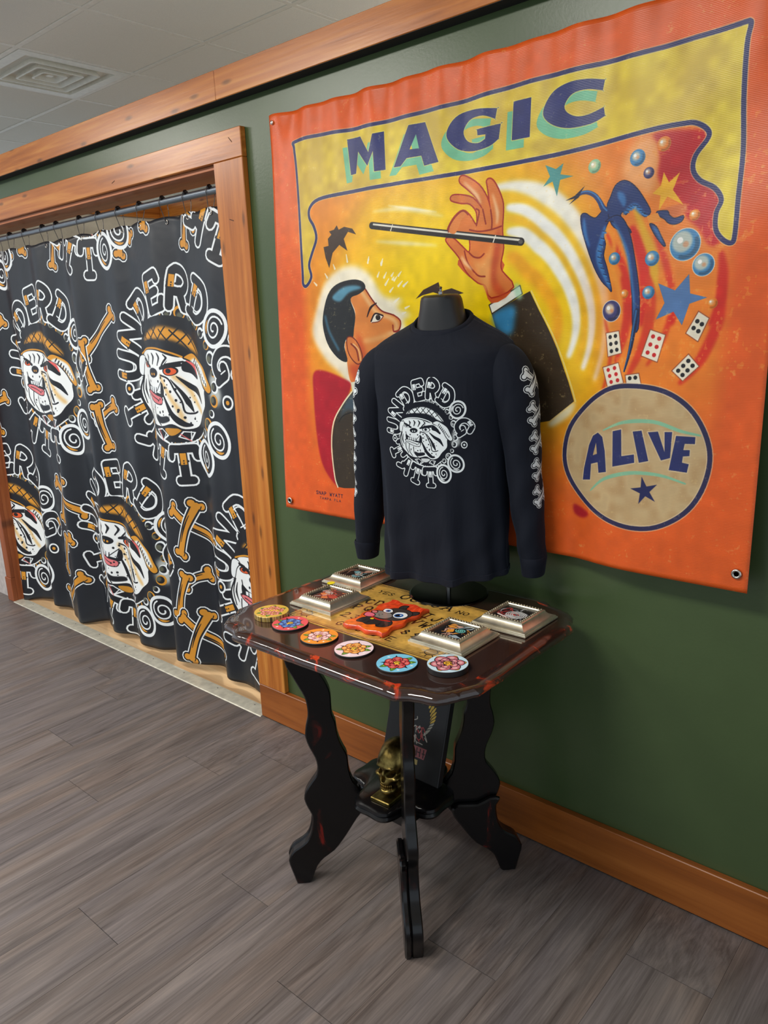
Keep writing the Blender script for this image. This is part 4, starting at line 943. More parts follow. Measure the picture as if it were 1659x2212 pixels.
def build_vent():
    cx, cy = GX-1.5*T, GY-.5*T
    e = empty('air_vent', (cx, cy, CH)); tag(e, 'square ceiling air diffuser with nested louvre rings', 'vent')
    S = lambda h, z: np.array([(-h, -h, z), (h, -h, z), (h, h, z), (-h, h, z)])
    def RS(h, z, r=.02):
        out = []
        for sx, sy, a0 in ((1, 1, 0), (-1, 1, PI/2), (-1, -1, PI), (1, -1, 1.5*PI)):
            for k in range(4):
                a = a0+k*PI/6; out.append((sx*(h-r)+r*math.cos(a), sy*(h-r)+r*math.sin(a), z))
        return np.array(out)
    # flange
    v, f = loft([RS(.290, -.001, .002), RS(.290, -.005, .002), RS(.236, -.006, .004), RS(.232, .03, .004)], False, False); link('frame', mesh('frame', v, f), MT['vent'], e)
    v, f = loft([RS(.236, .012, .004), RS(.236, .09, .004)], False, True); link('duct', mesh('duct', v, f), MT['duct'], e)
    for h in (.186, .128, .070):
        v, f = loft([RS(h-.024, .030, .015), RS(h-.002, -.004), RS(h, -.012), RS(h-.009, -.013), RS(h-.011, -.005), RS(h-.029, .030, .012)], False, False)
        link('louvre', mesh('louvre', v, f, None, True, .6), MT['vent'], e)
    v, f = loft([RS(.016, .0, .004), RS(.016, -.004, .004)]); link('centre_plate', mesh('centre_plate', v, f), MT['vent'], e)
    for a in (0, PI/2):
        b = box('cross_bar', -.23, .23, -.006, .006, .044, .056, MT['vent'], e, .001); b.rotation_euler = (0, 0, a)
build_vent()

def build_lamp(i, j, where):
    x0 = GX+T*i; x1 = x0+2*T; y1 = GY-T*j; y0 = y1-T; cx, cy = (x0+x1)/2, (y0+y1)/2
    e = empty('ceiling_light', (cx, cy, CH)); tag(e, 'flush white fluorescent ceiling panel '+where, 'ceiling light', 'fluorescent ceiling panels')
    hx, hy = T-.012, T/2-.012
    S = lambda a, b, z: np.array([(-a, -b, z), (a, -b, z), (a, b, z), (-a, b, z)])
    v, f = loft([S(hx, hy, .004), S(hx, hy, -.004), S(hx-.03, hy-.03, -.004), S(hx-.03, hy-.03, .004)], False, False); link('frame', mesh('frame', v, f), MT['tgrid'], e)
    box('diffuser', -hx+.03, hx-.03, -hy+.03, hy-.03, .0, .004, MT['lamp'], e, 0)
    L = bpy.data.lights.new('lamp_tubes', 'AREA'); L.shape = 'RECTANGLE'; L.size = 2*hx-.08; L.size_y = 2*hy-.08; L.energy = LAMP_W; L.color = (1, .955, .89)
    o = bpy.data.objects.new('lamp_tubes', L); COL.objects.link(o); o.parent = e; o.location = (0, 0, -.006)
for _l in LAMPS: build_lamp(*_l)

# ------------------------------------------------------------------ curtain, rod and hooks
HX = [-2.11, -1.955, -1.80, -1.642, -1.455, -1.322, -1.112, -.952, -.793, -.635, -.474, -.323, -.177, -.04]
RY, RZ = .09, 1.969
def build_rod():
    v, f = tube([(-2.199, RY, RZ), (-1.2, RY, RZ), (-1.2, RY, RZ), (-.0145, RY, RZ)] if False else [(-2.199, RY, RZ), (-.0145, RY, RZ)], .0125, 20)
    e = empty('curtain_rod', (0, 0, 0)); tag(e, 'grey metal tension rod across the wooden opening', 'curtain rod')
    link('rod', mesh('rod', v, f, None, True, .8), MT['rod'], e)
    for x0, x1 in ((-2.199, -2.185), (-.0285, -.0145)):
        v, f = tube([(x0, RY, RZ), (x1, RY, RZ)], .018, 20); link('end_cap', mesh('end_cap', v, f, None, True, .8), MT['rod'], e)
build_rod()

def curtain_y(x, z):
    t = np.clip((1.915-z)/1.9, 0, 1); a = .014+.030*t
    u = x+.03*t*np.sin(z*2.1+1)
    y = RY-.012*t-a*(np.sin(u*2*PI/.315+.6)*.62+np.sin(u*2*PI/.52+2.0+.5*z)*.45+.22*np.sin(u*2*PI/.17+z*1.4))
    y = y-.045*np.clip((x+.16)/.14, 0, 1)*t
    return np.clip(y, .012, .152)

def build_curtain():
    nx, nz = 330, 130; X0, X1 = -2.185, -.022
    s = np.linspace(0, 1, nx); V = []; UV = []; F = []
    for j in range(nz):
        t = j/(nz-1)
        for i in range(nx):
            x = X0+(X1-X0)*s[i]
            d = min(abs(x-h) for h in HX); zt = 1.917-.010*min(1, (d/.075))**1.5
            zb = .012+.026*np.clip((x+2.2)/2, 0, 1)+.012*math.sin(x*9)
            z = zt+(zb-zt)*t
            V.append((x+.006*math.sin(z*3+x*11)*t, float(curtain_y(x, z)), z)); UV.append(((x+2.2)/2.2, 1-(1.92-z)/1.91))
    for j in range(nz-1):
        for i in range(nx-1):
            a = j*nx+i; F.append((a, a+1, a+nx+1, a+nx))
    e = empty('curtain', (0, 0, 0)); tag(e, 'black curtain printed with bulldog emblems and orange bones', 'curtain')
    o = link('cloth', mesh('cloth', V, F, UV, True), MT['curtain'], e)
    m = o.modifiers.new('t', 'SOLIDIFY'); m.thickness = .0012
    for h in HX:
        y = float(curtain_y(h, 1.895)); v, f = torus(.0075, .0024, (h, y-.001, 1.897), 'y', 16, 6); link('grommet', mesh('grommet', v, f, None, True), MT['steel'], e)
    names = ['first', 'second', 'third', 'fourth', 'fifth', 'sixth', 'seventh', 'eighth', 'ninth', 'tenth', 'eleventh', 'twelfth', 'thirteenth', 'fourteenth']
    for k, h in enumerate(reversed(HX)):
        e = empty('curtain_hook', (h, RY, RZ)); tag(e, 'wire curtain hook with black rollers, %s from the right casing' % names[k], 'curtain hook', 'wire hooks on the curtain rod')
        y = float(curtain_y(h, 1.895))-RY; zg = 1.897-RZ
        for sg, dx in ((-1, -.004), (1, .010)):
            P = [(dx*.3, .0, .0165), (dx*.5, sg*.011, .0125), (dx, sg*.0152, .0), (dx, sg*.013, -.012), (dx*1.2, sg*.009+y*.5, -.035), (dx*.8, y+sg*.004, zg+.006), (0, y+.0, zg+.003)]
            v, f = tube(spl(P, False, 4), .0014, 6); link('wire', mesh('wire', v, f, None, True), MT['wire'], e)
        L = []
        for q in range(5):
            a = PI/2+(q-2)*.5; v, f = lathe([(.0002, -.006), (.0042, -.0044), (.0060, 0), (.0042, .0044), (.0002, .006)], 10); c = np.array([0, .0188*math.cos(a), .0188*math.sin(a)]); L.append((v+c+np.array([(q-2)*.006, 0, 0]), f))
        v, f = join(L); r = link('rollers', mesh('rollers', v, f, None, True), MT['blackp'], e)
build_curtain()

# ------------------------------------------------------------------ painted banner
def build_banner():
    x0, w, h = .29, 1.47, 1.215; nx, nz = 150, 110; V = []; UV = []; F = []
    P0 = np.array([0, -.014, 2.112]); D = np.array([0, -.053, -1.21]); D /= np.linalg.norm(D)
    for j in range(nz+1):
        t = j/nz
        for i in range(nx+1):
            u = i/nx; x = x0+u*w
            sag = .006*(math.sin(u*PI))*(1-t)**2
            p = P0+D*(t*h)
            y = p[1]
            y += -.0075*math.exp(-t*9)*(math.sin(u*74)+.7*math.sin(u*47+1)) * (1-.6*u)
            y += -.004*math.sin(u*5.2+t*3.1+.4)*math.sin(PI*min(1, t*1.5))-.0025*math.sin((u*1.2+t)*17)*math.exp(-((u-.9)/.22)**2)*math.exp(-((t-.15)/.3)**2)*2
            y += .030*math.exp(-(max(0, abs(x-1.06)-.26)/.10)**2)*math.exp(-(max(0, abs(p[2]-1.12)-.32)/.12)**2)
            y += .006*math.exp(-((u)/.03)**2)*(t-.3)
            y += -.003*math.sin((u-t*.4)*30)*math.exp(-((u-.05)/.08)**2)*math.exp(-((t-.1)/.15)**2)
            V.append((x+.004*math.sin(t*5)*(u < .02), min(y, -.004), p[2]-sag)); UV.append((u, 1-t))
    for j in range(nz):
        for i in range(nx):
            a = j*(nx+1)+i; F.append((a, a+nx+1, a+nx+2, a+1))
    e = empty('painted_banner', (1.02, -.03, .9)); tag(e, 'orange and yellow vinyl carnival banner of a magician hung on green wall', 'banner')
    def put(o): o.location = (-1.02, .03, -.9); return o
    o = put(link('sheet', mesh('sheet', V, F, UV, True), MT['banner'], e)); m = o.modifiers.new('t', 'SOLIDIFY'); m.thickness = .0008; m.offset = 1
    def onb(u, v):
        p = P0+D*v; return (x0+u, p[1], p[2])
    for u, v in ((.022, .022), (.024, 1.188), (1.446, 1.175), (1.446, .022)):
        x, y, z = onb(u, v); q, f = lathe([(.0055, .001), (.0075, .003), (.0105, .002), (.0115, -.001), (.0055, -.001)], 20); q = np.stack([q[:, 0], -q[:, 2], q[:, 1]], 1)+np.array([x, y-.004, z]); put(link('grommet', mesh('grommet', q, f[:-2], None, True), MT['steel'], e))
        q, f = lathe([(.0002, .0), (.0054, .0)], 16); q = np.stack([q[:, 0], -q[:, 2], q[:, 1]], 1)+np.array([x, y-.0035, z]); put(link('eyelet_hole', mesh('eyelet_hole', q, f), MT['duct'], e))
    for u, v in ((.022, .022), (1.446, .022)):
        x, y, z = onb(u, v); q, f = lathe([(.002, .0), (.002, .012), (.0065, .012), (.0065, .016), (.003, .018)], 6); q = np.stack([q[:, 0], -q[:, 2], q[:, 1]], 1)+np.array([x+.001, y-.002, z-.002]); put(link('screw', mesh('screw', q, f, None, True, .6), MT['steel'], e))
build_banner()

# ------------------------------------------------------------------ parlour table
CXT, CYT, ZT = 1.004, -.348, .765
LEGP = '.293,.733 .293,.679 .287,.649 .274,.622 .259,.590 .246,.561 .241,.534 .241,.504 .247,.481 .251,.456 .250,.440 .243,.415 .230,.385 .225,.359 .228,.334 .243,.312 .260,.286 .266,.262 .258,.234 .249,.212 .249,.186 .255,.155 .268,.130 .290,.113 .307,.101 .320,.076 .315,.048 .309,.026 .303,.004 .298,.0 .268,.0 .262,.008 .255,.023 .243,.052 .223,.075 .194,.096 .170,.126 .150,.156 .128,.191 .110,.215 .105,.245 .118,.285 .133,.305 .142,.342 .144,.382 .152,.403 .162,.429 .168,.459 .170,.484 .178,.509 .178,.557 .182,.581 .192,.606 .205,.634 .212,.68 .212,.733'
FOOTP = '.262,.228 .252,.210 .252,.186 .258,.155 .271,.130 .292,.115 .309,.103 .322,.077 .317,.048 .311,.026 .305,.002 .298,.0 .268,.0 .258,.018 .247,.05 .226,.073 .197,.094 .173,.124 .153,.154 .135,.182 .130,.205 .150,.218 .20,.215 .235,.232'
def slab(P, t0, t1, e=.003):
    """outline in (r, z) made thick along n with softened edges"""
    P = np.asarray(P); Q = inset(P, e); R = []
    for q, t in ((Q, t0), (P, t0+e), (P, t1-e), (Q, t1)): R.append(np.stack([q[:, 0], np.full(len(q), t), q[:, 1]], 1))
    return loft(R)

def build_table():
    e = empty('parlour_table', (CXT, CYT, 0)); tag(e, 'dark lacquered antique side table with curved legs and glossy resin top', 'table')
    # outline with clipped, notched corners
    c = [(.392, .20), (.374, .230), (.366, .252), (.354, .272), (.336, .287), (.308, .294), (.285, .301), (.262, .319)]
    q = spl(c, False, 3); O = np.concatenate([q, np.stack([-q[::-1, 0], q[::-1, 1]], 1), -q, np.stack([q[::-1, 0], -q[::-1, 1]], 1)])
    # densify straight runs
    D = []
    for i in range(len(O)):
        a, b = O[i], O[(i+1) % len(O)]; n = max(1, int(np.hypot(*(b-a))/.03))
        for k in range(n): D.append(a+(b-a)*k/n)
    O = np.array(D); rs = np.random.RandomState(1); th = np.arange(len(O))
    wob = 1+.002*np.sin(th*.9)+.0015*np.sin(th*2.3+1)
    def rg(d, z): 
        P = O*wob[:, None]*np.array([(.392-d)/.392, (.319-d)/.319]); return np.stack([P[:, 0], P[:, 1], np.full(len(P), z)], 1)
    v, f = loft([rg(.030, ZT), rg(.016, ZT-.0015), rg(.006, ZT-.006), rg(.0, ZT-.014), rg(.001, ZT-.021), rg(.008, ZT-.027), rg(.02, ZT-.030)], False, False); link('edge_moulding', mesh('edge_moulding', v, f, None, True), MT['rim'], e)
    v, f = loft([rg(.019, ZT-.030), rg(.029, ZT-.0002)], True, True); link('top_panel', mesh('top_panel', v, f), MT['resin'], e)
    # spirit board under the resin
    hx, hy = .24, .16; ox, oy = .006, -.002
    bx = [(-hx, -hy), (hx, -hy), (hx, hy), (-hx, hy)]; V = [(ox+x, oy+y, ZT+z) for z in (.0, .0012) for x, y in bx]
    UV = [((x+hx)/(2*hx), (y+hy)/(2*hy)) for z in (0, 1) for x, y in bx]
    b = link('board_inlay', mesh('board_inlay', V, [(4, 5, 6, 7), (0, 1, 5, 4), (1, 2, 6, 5), (2, 3, 7, 6), (3, 0, 4, 7)], UV), MT['board'], e); b['label'] = 'tan spirit board printed with letters and numbers'
    # legs on the diagonals
    v, f = slab(spl(pp(LEGP)[1:-1], False, 2).tolist() and np.concatenate([pp(LEGP)[:1], spl(pp(LEGP)[1:-1], False, 2), pp(LEGP)[-1:]]), -.014, .014); lg = mesh('leg', v, f, None, True, .7)
    v, f = slab(spl(pp(FOOTP), True, 2), .0, .017, .004); ft = mesh('foot_scroll', v, f, None, True, .7)
    v, f = slab(spl(pp(FOOTP)*np.array([1, 1]), True, 2), .0, .004, .001)
    for k, a in enumerate((-45, 45, 135, 225)):
        o = link('leg', lg, MT['lacquer'], e, (0, 0, 0)); o.rotation_euler = (0, 0, math.radians(a))
        p = link('foot_scroll', ft, MT['lacquer'], o, (0, -.0312, 0))
    # lower shelf with scalloped lobes
    n = 120; a = np.arange(n)*2*PI/n; r = .134+.018*np.cos(4*a)-.010*np.cos(8*a)
    def sg(d, z): return np.stack([(r-d)*np.cos(a), (r-d)*np.sin(a), np.full(n, z)], 1)
    v, f = loft([sg(.012, .252), sg(.002, .256), sg(0, .262), sg(.005, .268), sg(.001, .274), sg(.003, .281), sg(.010, .285)]); link('shelf', mesh('shelf', v, f, None, True, .7), MT['blackt'], e)
    h = box('hub', -.06, .06, -.06, .06, .196, .2515, MT['blackt'], e, .004); h.rotation_euler = (0, 0, 0)
build_table()

# ------------------------------------------------------------------ things on the table
def coaster(i, x, y, r, h, mat, label):
    e = empty('coaster', (x, y, ZT+(.0013 if i in () else 0)), 0.35*i); tag(e, label, 'coaster', 'round rose coasters along the table edge')
    v, f = lathe([(.0005, 0), (r-.001, 0), (r, .001), (r, h-.001), (r-.0008, h-.0002), (.0005, h-.0002)], 48); link('disc', mesh('disc', v, f, None, True, .6), mat, e)
    a = np.arange(48)*2*PI/48; q = r-.0008; V = [(0, 0, h+.0003)]+[(q*math.cos(t), q*math.sin(t), h+.0003) for t in a]+[(q*math.cos(t), q*math.sin(t), h-.0004) for t in a]
    UV = [(.5, .5)]+[(.5+.5*math.cos(t), .5+.5*math.sin(t)) for t in a]*2
    F = [(0, 1+k, 1+(k+1) % 48) for k in range(48)]+[(1+k, 49+k, 49+(k+1) % 48, 1+(k+1) % 48) for k in range(48)]
    link('printed_face', mesh('printed_face', V, F, UV), MT['coast'][i], e)
for i, (x, y, r, h, g, lb) in enumerate(((.742, -.536, .045, .014, 'cgold', 'thick gold edged coaster with pink flowers at left table corner'), (.827, -.549, .046, .005, 'ctop_edge', 'red coaster with a blue rose'), (.946, -.563, .046, .005, 'ctop_edge', 'orange coaster with a pale pink rose'),
        (1.063, -.566, .046, .005, 'ctop_edge', 'pale pink coaster with an orange rose'), (1.192, -.566, .046, .005, 'ctop_edge', 'light blue coaster with a red rose'), (1.293, -.516, .045, .013, 'ctop_edge', 'thick dark edged coaster with a maroon flower at right'))):
    coaster(i, x, y, r, h, MT[g], lb)

def picture_frame(i, x, y, label, sticker=False):
    e = empty('picture_frame', (x, y, ZT+(.0014)), 0); tag(e, label, 'picture frame', 'small silver frames lying on the table')
    S = lambda a, z: np.array([(-a, -a, z), (a, -a, z), (a, a, z), (-a, a, z)])
    pr = [(.0770, 0), (.0775, .003), (.0765, .0055), (.0745, .006), (.0735, .0085), (.070, .0090), (.066, .0105), (.060, .0145), (.0555, .0200), (.0545, .0235), (.0515, .0250), (.0445, .0245), (.0430, .0225), (.0428, .0175)]
    v, f = loft([S(a, z) for a, z in pr], True, False); link('moulding', mesh('moulding', v, f, None, True, .35), MT['silver'], e)
    L = []; m = 13
    bv, bf = lathe([(.0003, -.0008), (.0026, -.0004), (.0030, .0012), (.0018, .0028), (.0003, .0032)], 8)
    for k in range(m):
        t = -.048+.096*k/(m-1)
        for px, py in ((t, -.048), (t, .048))+(((-.048, t), (.048, t)) if 0 < k < m-1 else ()): L.append((bv+np.array([px, py, .0245]), bf))
    v, f = join(L); link('bead_border', mesh('bead_border', v, f, None, True), MT['silver_d'], e)
    a = .0429; link('picture', mesh('picture', [(-a, -a, .0195), (a, -a, .0195), (a, a, .0195), (-a, a, .0195), (-a, -a, .0178), (a, -a, .0178), (a, a, .0178), (-a, a, .0178)], [(0, 1, 2, 3), (7, 6, 5, 4)], [(0, 0), (1, 0), (1, 1), (0, 1)]*2), MT['art'][i], e)
    if sticker:
        v, f = lathe([(.0003, .0), (.011, .0), (.011, .0012), (.0003, .0014)], 20); s = link('sticker', mesh('sticker', v+np.array([-.047, .052, .0278]), f), MT['sticker'], e); s['label'] = 'yellow round sticker'
picture_frame(0, .741, -.200, 'silver frame with teal art nearest the wall, at left rear'); picture_frame(1, .796, -.375, 'silver frame with red art and a yellow sticker', True)
picture_frame(2, 1.212, -.381, 'silver frame with a teal spiral rose beside the right coaster'); picture_frame(3, 1.269, -.2085, 'silver frame with grey skull art at rear right corner')

def build_plaque():
    e = empty('dog_plaque', (1.008, -.386, ZT+.0013), .03); tag(e, 'wavy edged orange wooden plaque of a cartoon puppy', 'plaque')
    n = 120; O = []
    for k in range(n):
        t = k/n*4; s = int(t); u = t-s; hx, hy = .062, .096
        p = [(-hx+2*hx*u, -hy), (hx, -hy+2*hy*u), (hx-2*hx*u, hy), (-hx, hy-2*hy*u)][s]; w = .0045*math.sin(u*PI*(4 if s % 2 == 0 else 6))*(1 if s < 2 else -1)
        d = [(0, -1), (1, 0), (0, 1), (-1, 0)][s]; O.append((p[0]+d[0]*w, p[1]+d[1]*w))
    O = np.array(O); R = []
    for d, z in ((.002, 0), (0, .002), (0, .010), (.0025, .0125)):
        P = inset(O, d); R.append(np.stack([P[:, 0], P[:, 1], np.full(n, z)], 1))
    v, f = loft(R, True, False); link('slab', mesh('slab', v, f, None, True, .8), MT['plaque_e'], e)
    P = inset(O, .0025); V = np.stack([P[:, 0], P[:, 1], np.full(n, .0125)], 1); UV = np.stack([(P[:, 0]+.0665)/.133, (P[:, 1]+.1)/.2], 1)
    link('painted_face', mesh('painted_face', V, [tuple(range(n))], UV), MT['plaque'], e)
build_plaque()

# ------------------------------------------------------------------ mannequin and shirt
MX, MY, MR = 1.017, -.138, .26
def ell(a, b, z, n=64, p=2.4, ox=0.0, oy=0.0, bb=None):
    t = np.arange(n)*2*PI/n; c, s = np.cos(t), np.sin(t); q = np.where(s > 0, b if bb is None else bb, b)
    return np.stack([ox+a*np.sign(c)*np.abs(c)**(2/p), oy+q*np.sign(s)*np.abs(s)**(2/p), np.full(n, z)], 1)

def build_mannequin():
    e = empty('mannequin_form', (MX, MY, ZT), MR); tag(e, 'black half-body display mannequin on a round steel base', 'mannequin')
    v, f = lathe([(.0005, 0), (.106, 0), (.108, .0015), (.108, .003), (.104, .006), (.03, .0075), (.0005, .0075)], 64); link('base_plate', mesh('base_plate', v, f, None, True, .5), MT['discm'], e)
    v, f = lathe([(.0065, .007), (.0065, .17)], 20); link('pole', mesh('pole', v, f, None, True, .8), MT['chrome'], e)
    z0 = ZT; R = []
    for z, a, b, oy in ((.93, .130, .075, 0), (1.05, .138, .08, 0), (1.2, .150, .09, 0), (1.32, .155, .09, 0), (1.39, .14, .08, .0), (1.43, .105, .062, .0), (1.455, .070, .058, .0), (1.48, .0640, .0575, -.002), (1.52, .0545, .054, -.004), (1.541, .0510, .0520, -.006), (1.5490, .0480, .0490, -.008), (1.5535, .041, .042, -.008), (1.5550, .01, .01, -.008)):
        r = ell(a, b, z-z0, 48, 2.2, 0, oy, .045 if z < 1.44 else None)
        if z > 1.5: r[:, 2] += .05*(r[:, 1])
        R.append(r)
    v, f = loft(R); link('torso', mesh('torso', v, f, None, True, .8), MT['form'], e)
    v, f = lathe([(.006, .0), (.006, .006), (.003, .008), (.003, .014), (.0045, .016), (.001, .019)], 14); link('neck_fitting', mesh('neck_fitting', v+np.array([0, -.008, 1.5545-z0]), f, None, True, .8), MT['chrome'], e)
build_mannequin()

def build_shirt():
    e = empty('long_sleeve_shirt', (MX, MY, .82), MR); tag(e, 'navy long sleeve shirt with white bulldog print on the mannequin', 'shirt')
    zo = .82; n = 144; th = np.arange(n)*2*PI/n; BK = .056
    prof = [(.82, .172, .114), (.95, .171, .112), (1.06, .171, .112), (1.17, .174, .115), (1.26, .179, .119), (1.32, .184, .120), (1.365, .189, .116), (1.395, .191, .110), (1.418, .189, .102), (1.434, .181, .094), (1.447, .164, .087), (1.459, .140, .081), (1.470, .114, .0745), (1.480, .092, .0690), (1.488, .0765, .0660)]
    pz = np.array([p[0] for p in prof]); zs = np.concatenate([np.linspace(0, 1, 64)*.545+.82, np.linspace(1.3655, 1.488, 26)])
    Af = lambda z: np.interp(z, pz, [p[1] for p in prof]); Bf = lambda z: np.interp(z, pz, [p[2] for p in prof])
    def ringf(z, off=0.0, dz=0.0):
        a, b = Af(z)+off, Bf(z)+off; r = ell(a, b, z-zo, n, 2.5, 0, 0, BK+off)
        lo = np.clip((1.20-z)/.38, 0, 1); fr = np.clip(-np.sin(th)*1.5, 0, 1)
        fold = (.006*np.sin(th*9+1.2+2*z)+.004*np.sin(th*13+z*6))*lo
        fold = fold+.026*np.exp(-((th-1.5*PI-.20-.12*(1.2-z))/.13)**2)*lo**1.3-.010*np.exp(-((th-1.5*PI+.25)/.22)**2)*lo+.008*np.exp(-((th-1.5*PI-.95)/.16)**2)*lo
        fold = fold+.004*np.sin(th*6+z*26)*np.exp(-((z-1.30)/.07)**2)*fr+.003*np.sin(th*8-z*30)*np.exp(-((z-.93)/.06)**2)
        r[:, 0] *= 1+fold/a*.8; r[:, 1] *= 1+fold/b
        up = np.clip((z-1.41)/.078, 0, 1); r[:, 2] += up*(.002+.030*(r[:, 1]/.07)+.010*(np.abs(r[:, 0])/.08)**2*(up > .9)*0)
        k = np.clip((.93-z)/.11, 0, 1); r[:, 2] += k*(.016+.014*r[:, 0]/.17-.006*np.exp(-((th-1.5*PI-.22)/.2)**2))+dz
        return r
    R = []; UV = []
    for z in zs:
        r = ringf(z); R.append(r)
        for k in range(n):
            UV.append((r[k, 0]/.276+.5, (z-PZ)/.276+.5) if r[k, 1] < .01 else (-3, -3))
    v, f = loft(R, False, False); o = link('body', mesh('body', v, f, UV, True), MT['shirt'], e)
    m = o.modifiers.new('t', 'SOLIDIFY'); m.thickness = .0015; m.offset = -1
    v, f = loft([ringf(.82, .0004, -.0015), ringf(.821, .002), ringf(.839, .002), ringf(.840, .0004)], False, False); link('hem', mesh('hem', v, f, None, True, .5), MT['rib'], e)
    # collar rib
    base = ringf(1.488); C = []
    for d, dz in ((.004, -.014), (.0032, -.006), (.0012, .002), (-.003, .0065), (-.007, .006), (-.0085, .0), (-.008, -.010)):
        q = base.copy(); L = np.hypot(q[:, 0], q[:, 1]); q[:, 0] *= 1+d/L; q[:, 1] *= 1+d/L; q[:, 2] += dz; C.append(q)
    v, f = loft(C, False, False); link('collar', mesh('collar', v, f, None, True), MT['rib'], e)
    # sleeves
    for sx in (1, -1):
        P = [(.128, -.014, 1.408), (.160, -.014, 1.374), (.184, -.014, 1.322), (.199, -.014, 1.255), (.211, -.012, 1.16), (.221, -.012, 1.05), (.231, -.010, .95), (.2385, -.010, .893)]
        ab = [(.043, .052), (.062, .064), (.062, .067), (.053, .062), (.045, .056), (.041, .051), (.037, .047), (.031, .042)]
        S = spl(np.array([p+q for p, q in zip(P, ab)]), False, 7); R = []; UV = []; m = 56; t = np.arange(m)*2*PI/m
        ph = -.02 if sx > 0 else -.3
        for k, s in enumerate(S):
            c = s[:3]; nx = S[min(k+1, len(S)-1)][:3]; pv = S[max(k-1, 0)][:3]; d = nx-pv; d /= np.linalg.norm(d); sd = np.array([-d[2], 0, d[0]])
            wr = 1+.05*np.sin(k*.55+t*2)*np.clip((k-24)/18, 0, 1)+.03*np.sin(k*.9+t*3+1)*np.clip((k-10)/20, 0, 1)
            r = c+np.outer(np.cos(t)*s[3]*wr, sd)+np.outer(np.sin(t)*s[4]*wr, [0, 1, 0]); r = r*np.array([sx, 1, 1])-np.array([0, 0, zo]); R.append(r)
            for q in t:
                tt = (q-ph+PI) % (2*PI)-PI; UV.append((tt*.05/.145+.5, (s[2]-1.015)/.345) if abs(tt) < 1.4 else (-3, -3))
        v, f = loft(R, True, False); link('sleeve', mesh('sleeve', v, f, UV, True), MT['sleeve'], e)
        R = []
        for z, a, b in ((.902, .031, .042), (.897, .0335, .0445), (.878, .031, .0415), (.856, .0285, .0385), (.851, .0275, .0375), (.851, .0255, .0355), (.89, .027, .037)):
            q = ell(a, b, z-zo, 40, 2.2, .2388, -.010); q[:, 0] *= sx; R.append(q)
        v, f = loft(R, False, False); link('cuff', mesh('cuff', v, f, None, True, .8), MT['rib'], e)
PZ = 1.222
build_shirt()

# ------------------------------------------------------------------ things on the shelf
def surface(fn, lo, hi, n):
    lo = np.array(lo, float); hi = np.array(hi, float); h = (hi-lo).max()/n; N = np.ceil((hi-lo)/h).astype(int)+1
    g = np.stack(np.meshgrid(*[lo[i]+h*np.arange(N[i]) for i in range(3)], indexing='ij'), -1); V = fn(g)
    cs = []; acc = np.zeros(tuple(N-1)+(3,)); cnt = np.zeros(tuple(N-1))
    sl = lambda o, ax: tuple(slice(o[i], N[i]-1+o[i]) for i in range(3))
    for ax in range(3):
        for o1 in (0, 1):
            for o2 in (0, 1):
                a = [0, 0, 0]; oth = [i for i in range(3) if i != ax]; a[oth[0]] = o1; a[oth[1]] = o2; b = list(a); b[ax] = 1
                va, vb = V[sl(a, ax)], V[sl(b, ax)]; cr = (va < 0) != (vb < 0); t = np.where(cr, va/(va-vb+1e-12), 0)
                p = np.zeros(va.shape+(3,)); 
                for i in range(3): p[..., i] = a[i]
                p[..., ax] = t; acc += p*cr[..., None]; cnt += cr
    act = cnt > 0; idx = -np.ones(act.shape, int); idx[act] = np.arange(act.sum()); I = np.argwhere(act)
    P = lo+h*(I+acc[act]/cnt[act][:, None]); F = []
    for ax in range(3):
        o = [i for i in range(3) if i != ax]; s0 = [slice(1, N[i]-1) for i in range(3)]; s0[ax] = slice(0, N[ax]-1); s1 = list(s0); s1[ax] = slice(1, N[ax])
        va, vb = V[tuple(s0)], V[tuple(s1)]; cr = np.argwhere((va < 0) != (vb < 0)); off = np.array([1, 1, 1]); off[ax] = 0
        for c in cr:
            k = c+off; d0 = np.zeros(3, int); d0[o[0]] = 1; d1 = np.zeros(3, int); d1[o[1]] = 1
            q = [idx[tuple(k-d0-d1)], idx[tuple(k-d1)], idx[tuple(k)], idx[tuple(k-d0)]]
            if min(q) >= 0: F.append(tuple(q))
    return P, F

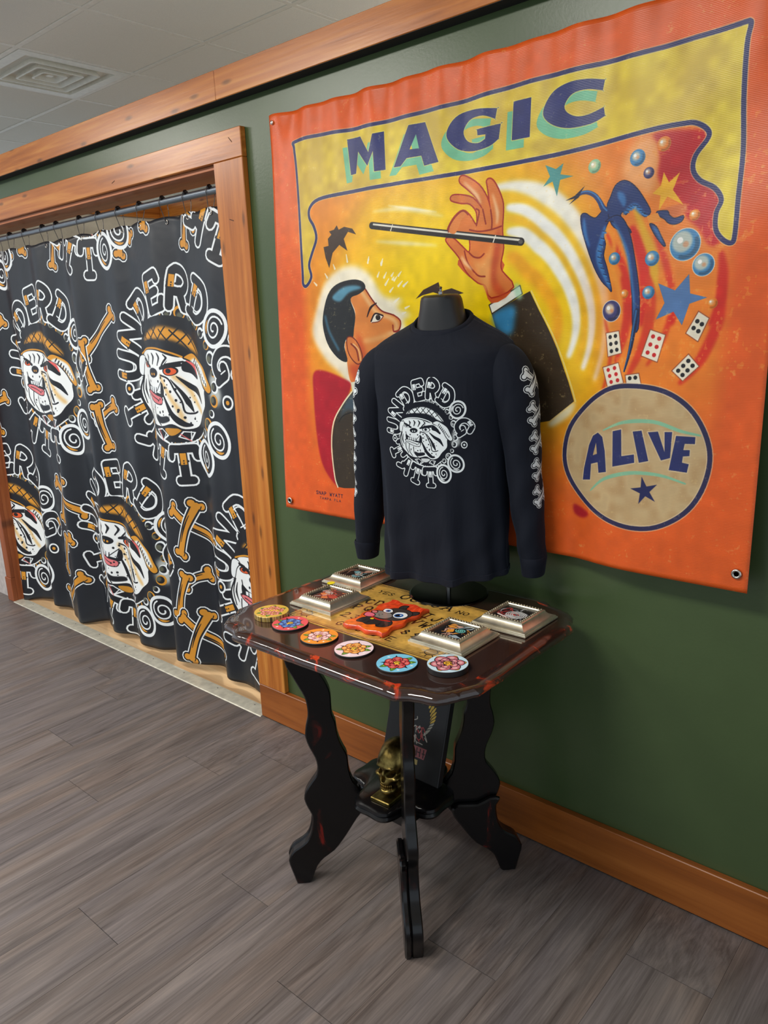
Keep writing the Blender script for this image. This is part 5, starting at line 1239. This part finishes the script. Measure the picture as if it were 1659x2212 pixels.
def build_skull():
    e = empty('brass_skull', (1.024, -.396, .285), .05); tag(e, 'small brass skull figurine grinning on the lower shelf', 'figurine')
    def E(g, c, r):
        d = (g-np.array(c))/np.array(r); L = np.sqrt((d**2).sum(-1)); return (L-1)*min(r)
    def su(a, b, k): h = np.clip(.5+.5*(b-a)/k, 0, 1); return b*(1-h)+a*h-k*h*(1-h)
    def ss(a, b, k): h = np.clip(.5-.5*(a+b)/k, 0, 1); return a*(1-h)-b*h+k*h*(1-h)
    def fn(g):
        g = g.copy(); g[..., 0] = np.abs(g[..., 0])
        d = E(g, (0, .012, .107), (.048, .055, .045))
        d = su(d, E(g, (0, -.026, .098), (.034, .026, .026)), .016)
        d = su(d, E(g, (0, -.034, .072), (.028, .022, .026)), .010); d = su(d, E(g, (.029, -.032, .0665), (.012, .018, .0065)), .006)
        d = su(d, E(g, (.013, -.049, .0965), (.014, .006, .0040)), .007)
        d = su(d, E(g, (0, -.050, .076), (.005, .010, .010)), .006)
        d = su(d, E(g, (0, -.042, .055), (.021, .019, .013)), .008)
        d = su(d, E(g, (0, -.036, .027), (.024, .025, .0115)), .005); d = su(d, E(g, (.030, -.008, .045), (.0055, .012, .026)), .007)
        d = su(d, E(g, (0, .008, .022), (.028, .030, .024)), .008)
        d = ss(d, E(g, (.0180, -.060, .083), (.0142, .040, .0132)), .0015); d = ss(d, E(g, (.0, -.062, .0650), (.0072, .022, .0095)), .0015)
        d = ss(d, E(g, (.051, -.020, .083), (.013, .022, .016)), .006); d = ss(d, E(g, (.034, -.020, .050), (.010, .018, .0125)), .004)
        d = ss(d, E(g, (0, -.064, .041), (.020, .024, .0085)), .003)
        return d
    v, f = surface(fn, (-.056, -.074, .0), (.056, .076, .160), 84)
    k = .93; bm = bmesh.new(); vs = [bm.verts.new((p[0]*k, p[1]*k, p[2]*.97+.006)) for p in v]
    for q in f:
        try: bm.faces.new([vs[i] for i in q])
        except ValueError: pass
    bmesh.ops.smooth_vert(bm, verts=bm.verts, factor=.25, use_axis_x=True, use_axis_y=True, use_axis_z=True)
    link('skull', from_bm('skull', bm, True), MT['brass'], e)
    L = []
    for row, (z, hh) in enumerate(((.0475, .0045), (.0375, .004))):
        for i in range(10):
            a = (i-4.5)*.21; x = .0225*math.sin(a)*k; y = (-.030-.0265*math.cos(a))*k+.002*row
            tv, tf = lathe([(.0004, -hh), (.0017, -hh*.9), (.0022, 0), (.0018, hh*.9), (.0004, hh)], 8); L.append((tv+np.array([x, y, z]), tf))
    v, f = join(L); link('teeth', mesh('teeth', v, f, None, True), MT['tooth'], e)
    # open book under the jaw
    b = box('plinth', -.036, .026, -.066, .038, .0, .012, MT['brass'], e, .002)
build_skull()

def build_panel():
    w, L, t = .20, .41, .022; e = empty('crest_panel', (1.000, -.318, .2856)); tag(e, 'black boxed panel with gold winged crest leaning behind the skull', 'panel'); e.rotation_euler = (-.29, 0, 0)
    box('box', -w/2, w/2, .0004, t, 0, L, MT['panel'], e, .0015)
    v = [(-w/2+.003, .0, .003), (w/2-.003, .0, .003), (w/2-.003, .0, L-.003), (-w/2+.003, .0, L-.003)]; V = v+[(a, .0006, c) for a, b, c in v]
    link('printed_face', mesh('printed_face', V, [(0, 1, 2, 3), (7, 6, 5, 4)], [(0, 0), (1, 0), (1, 1), (0, 1)]*2), MT['crest'], e)
build_panel()
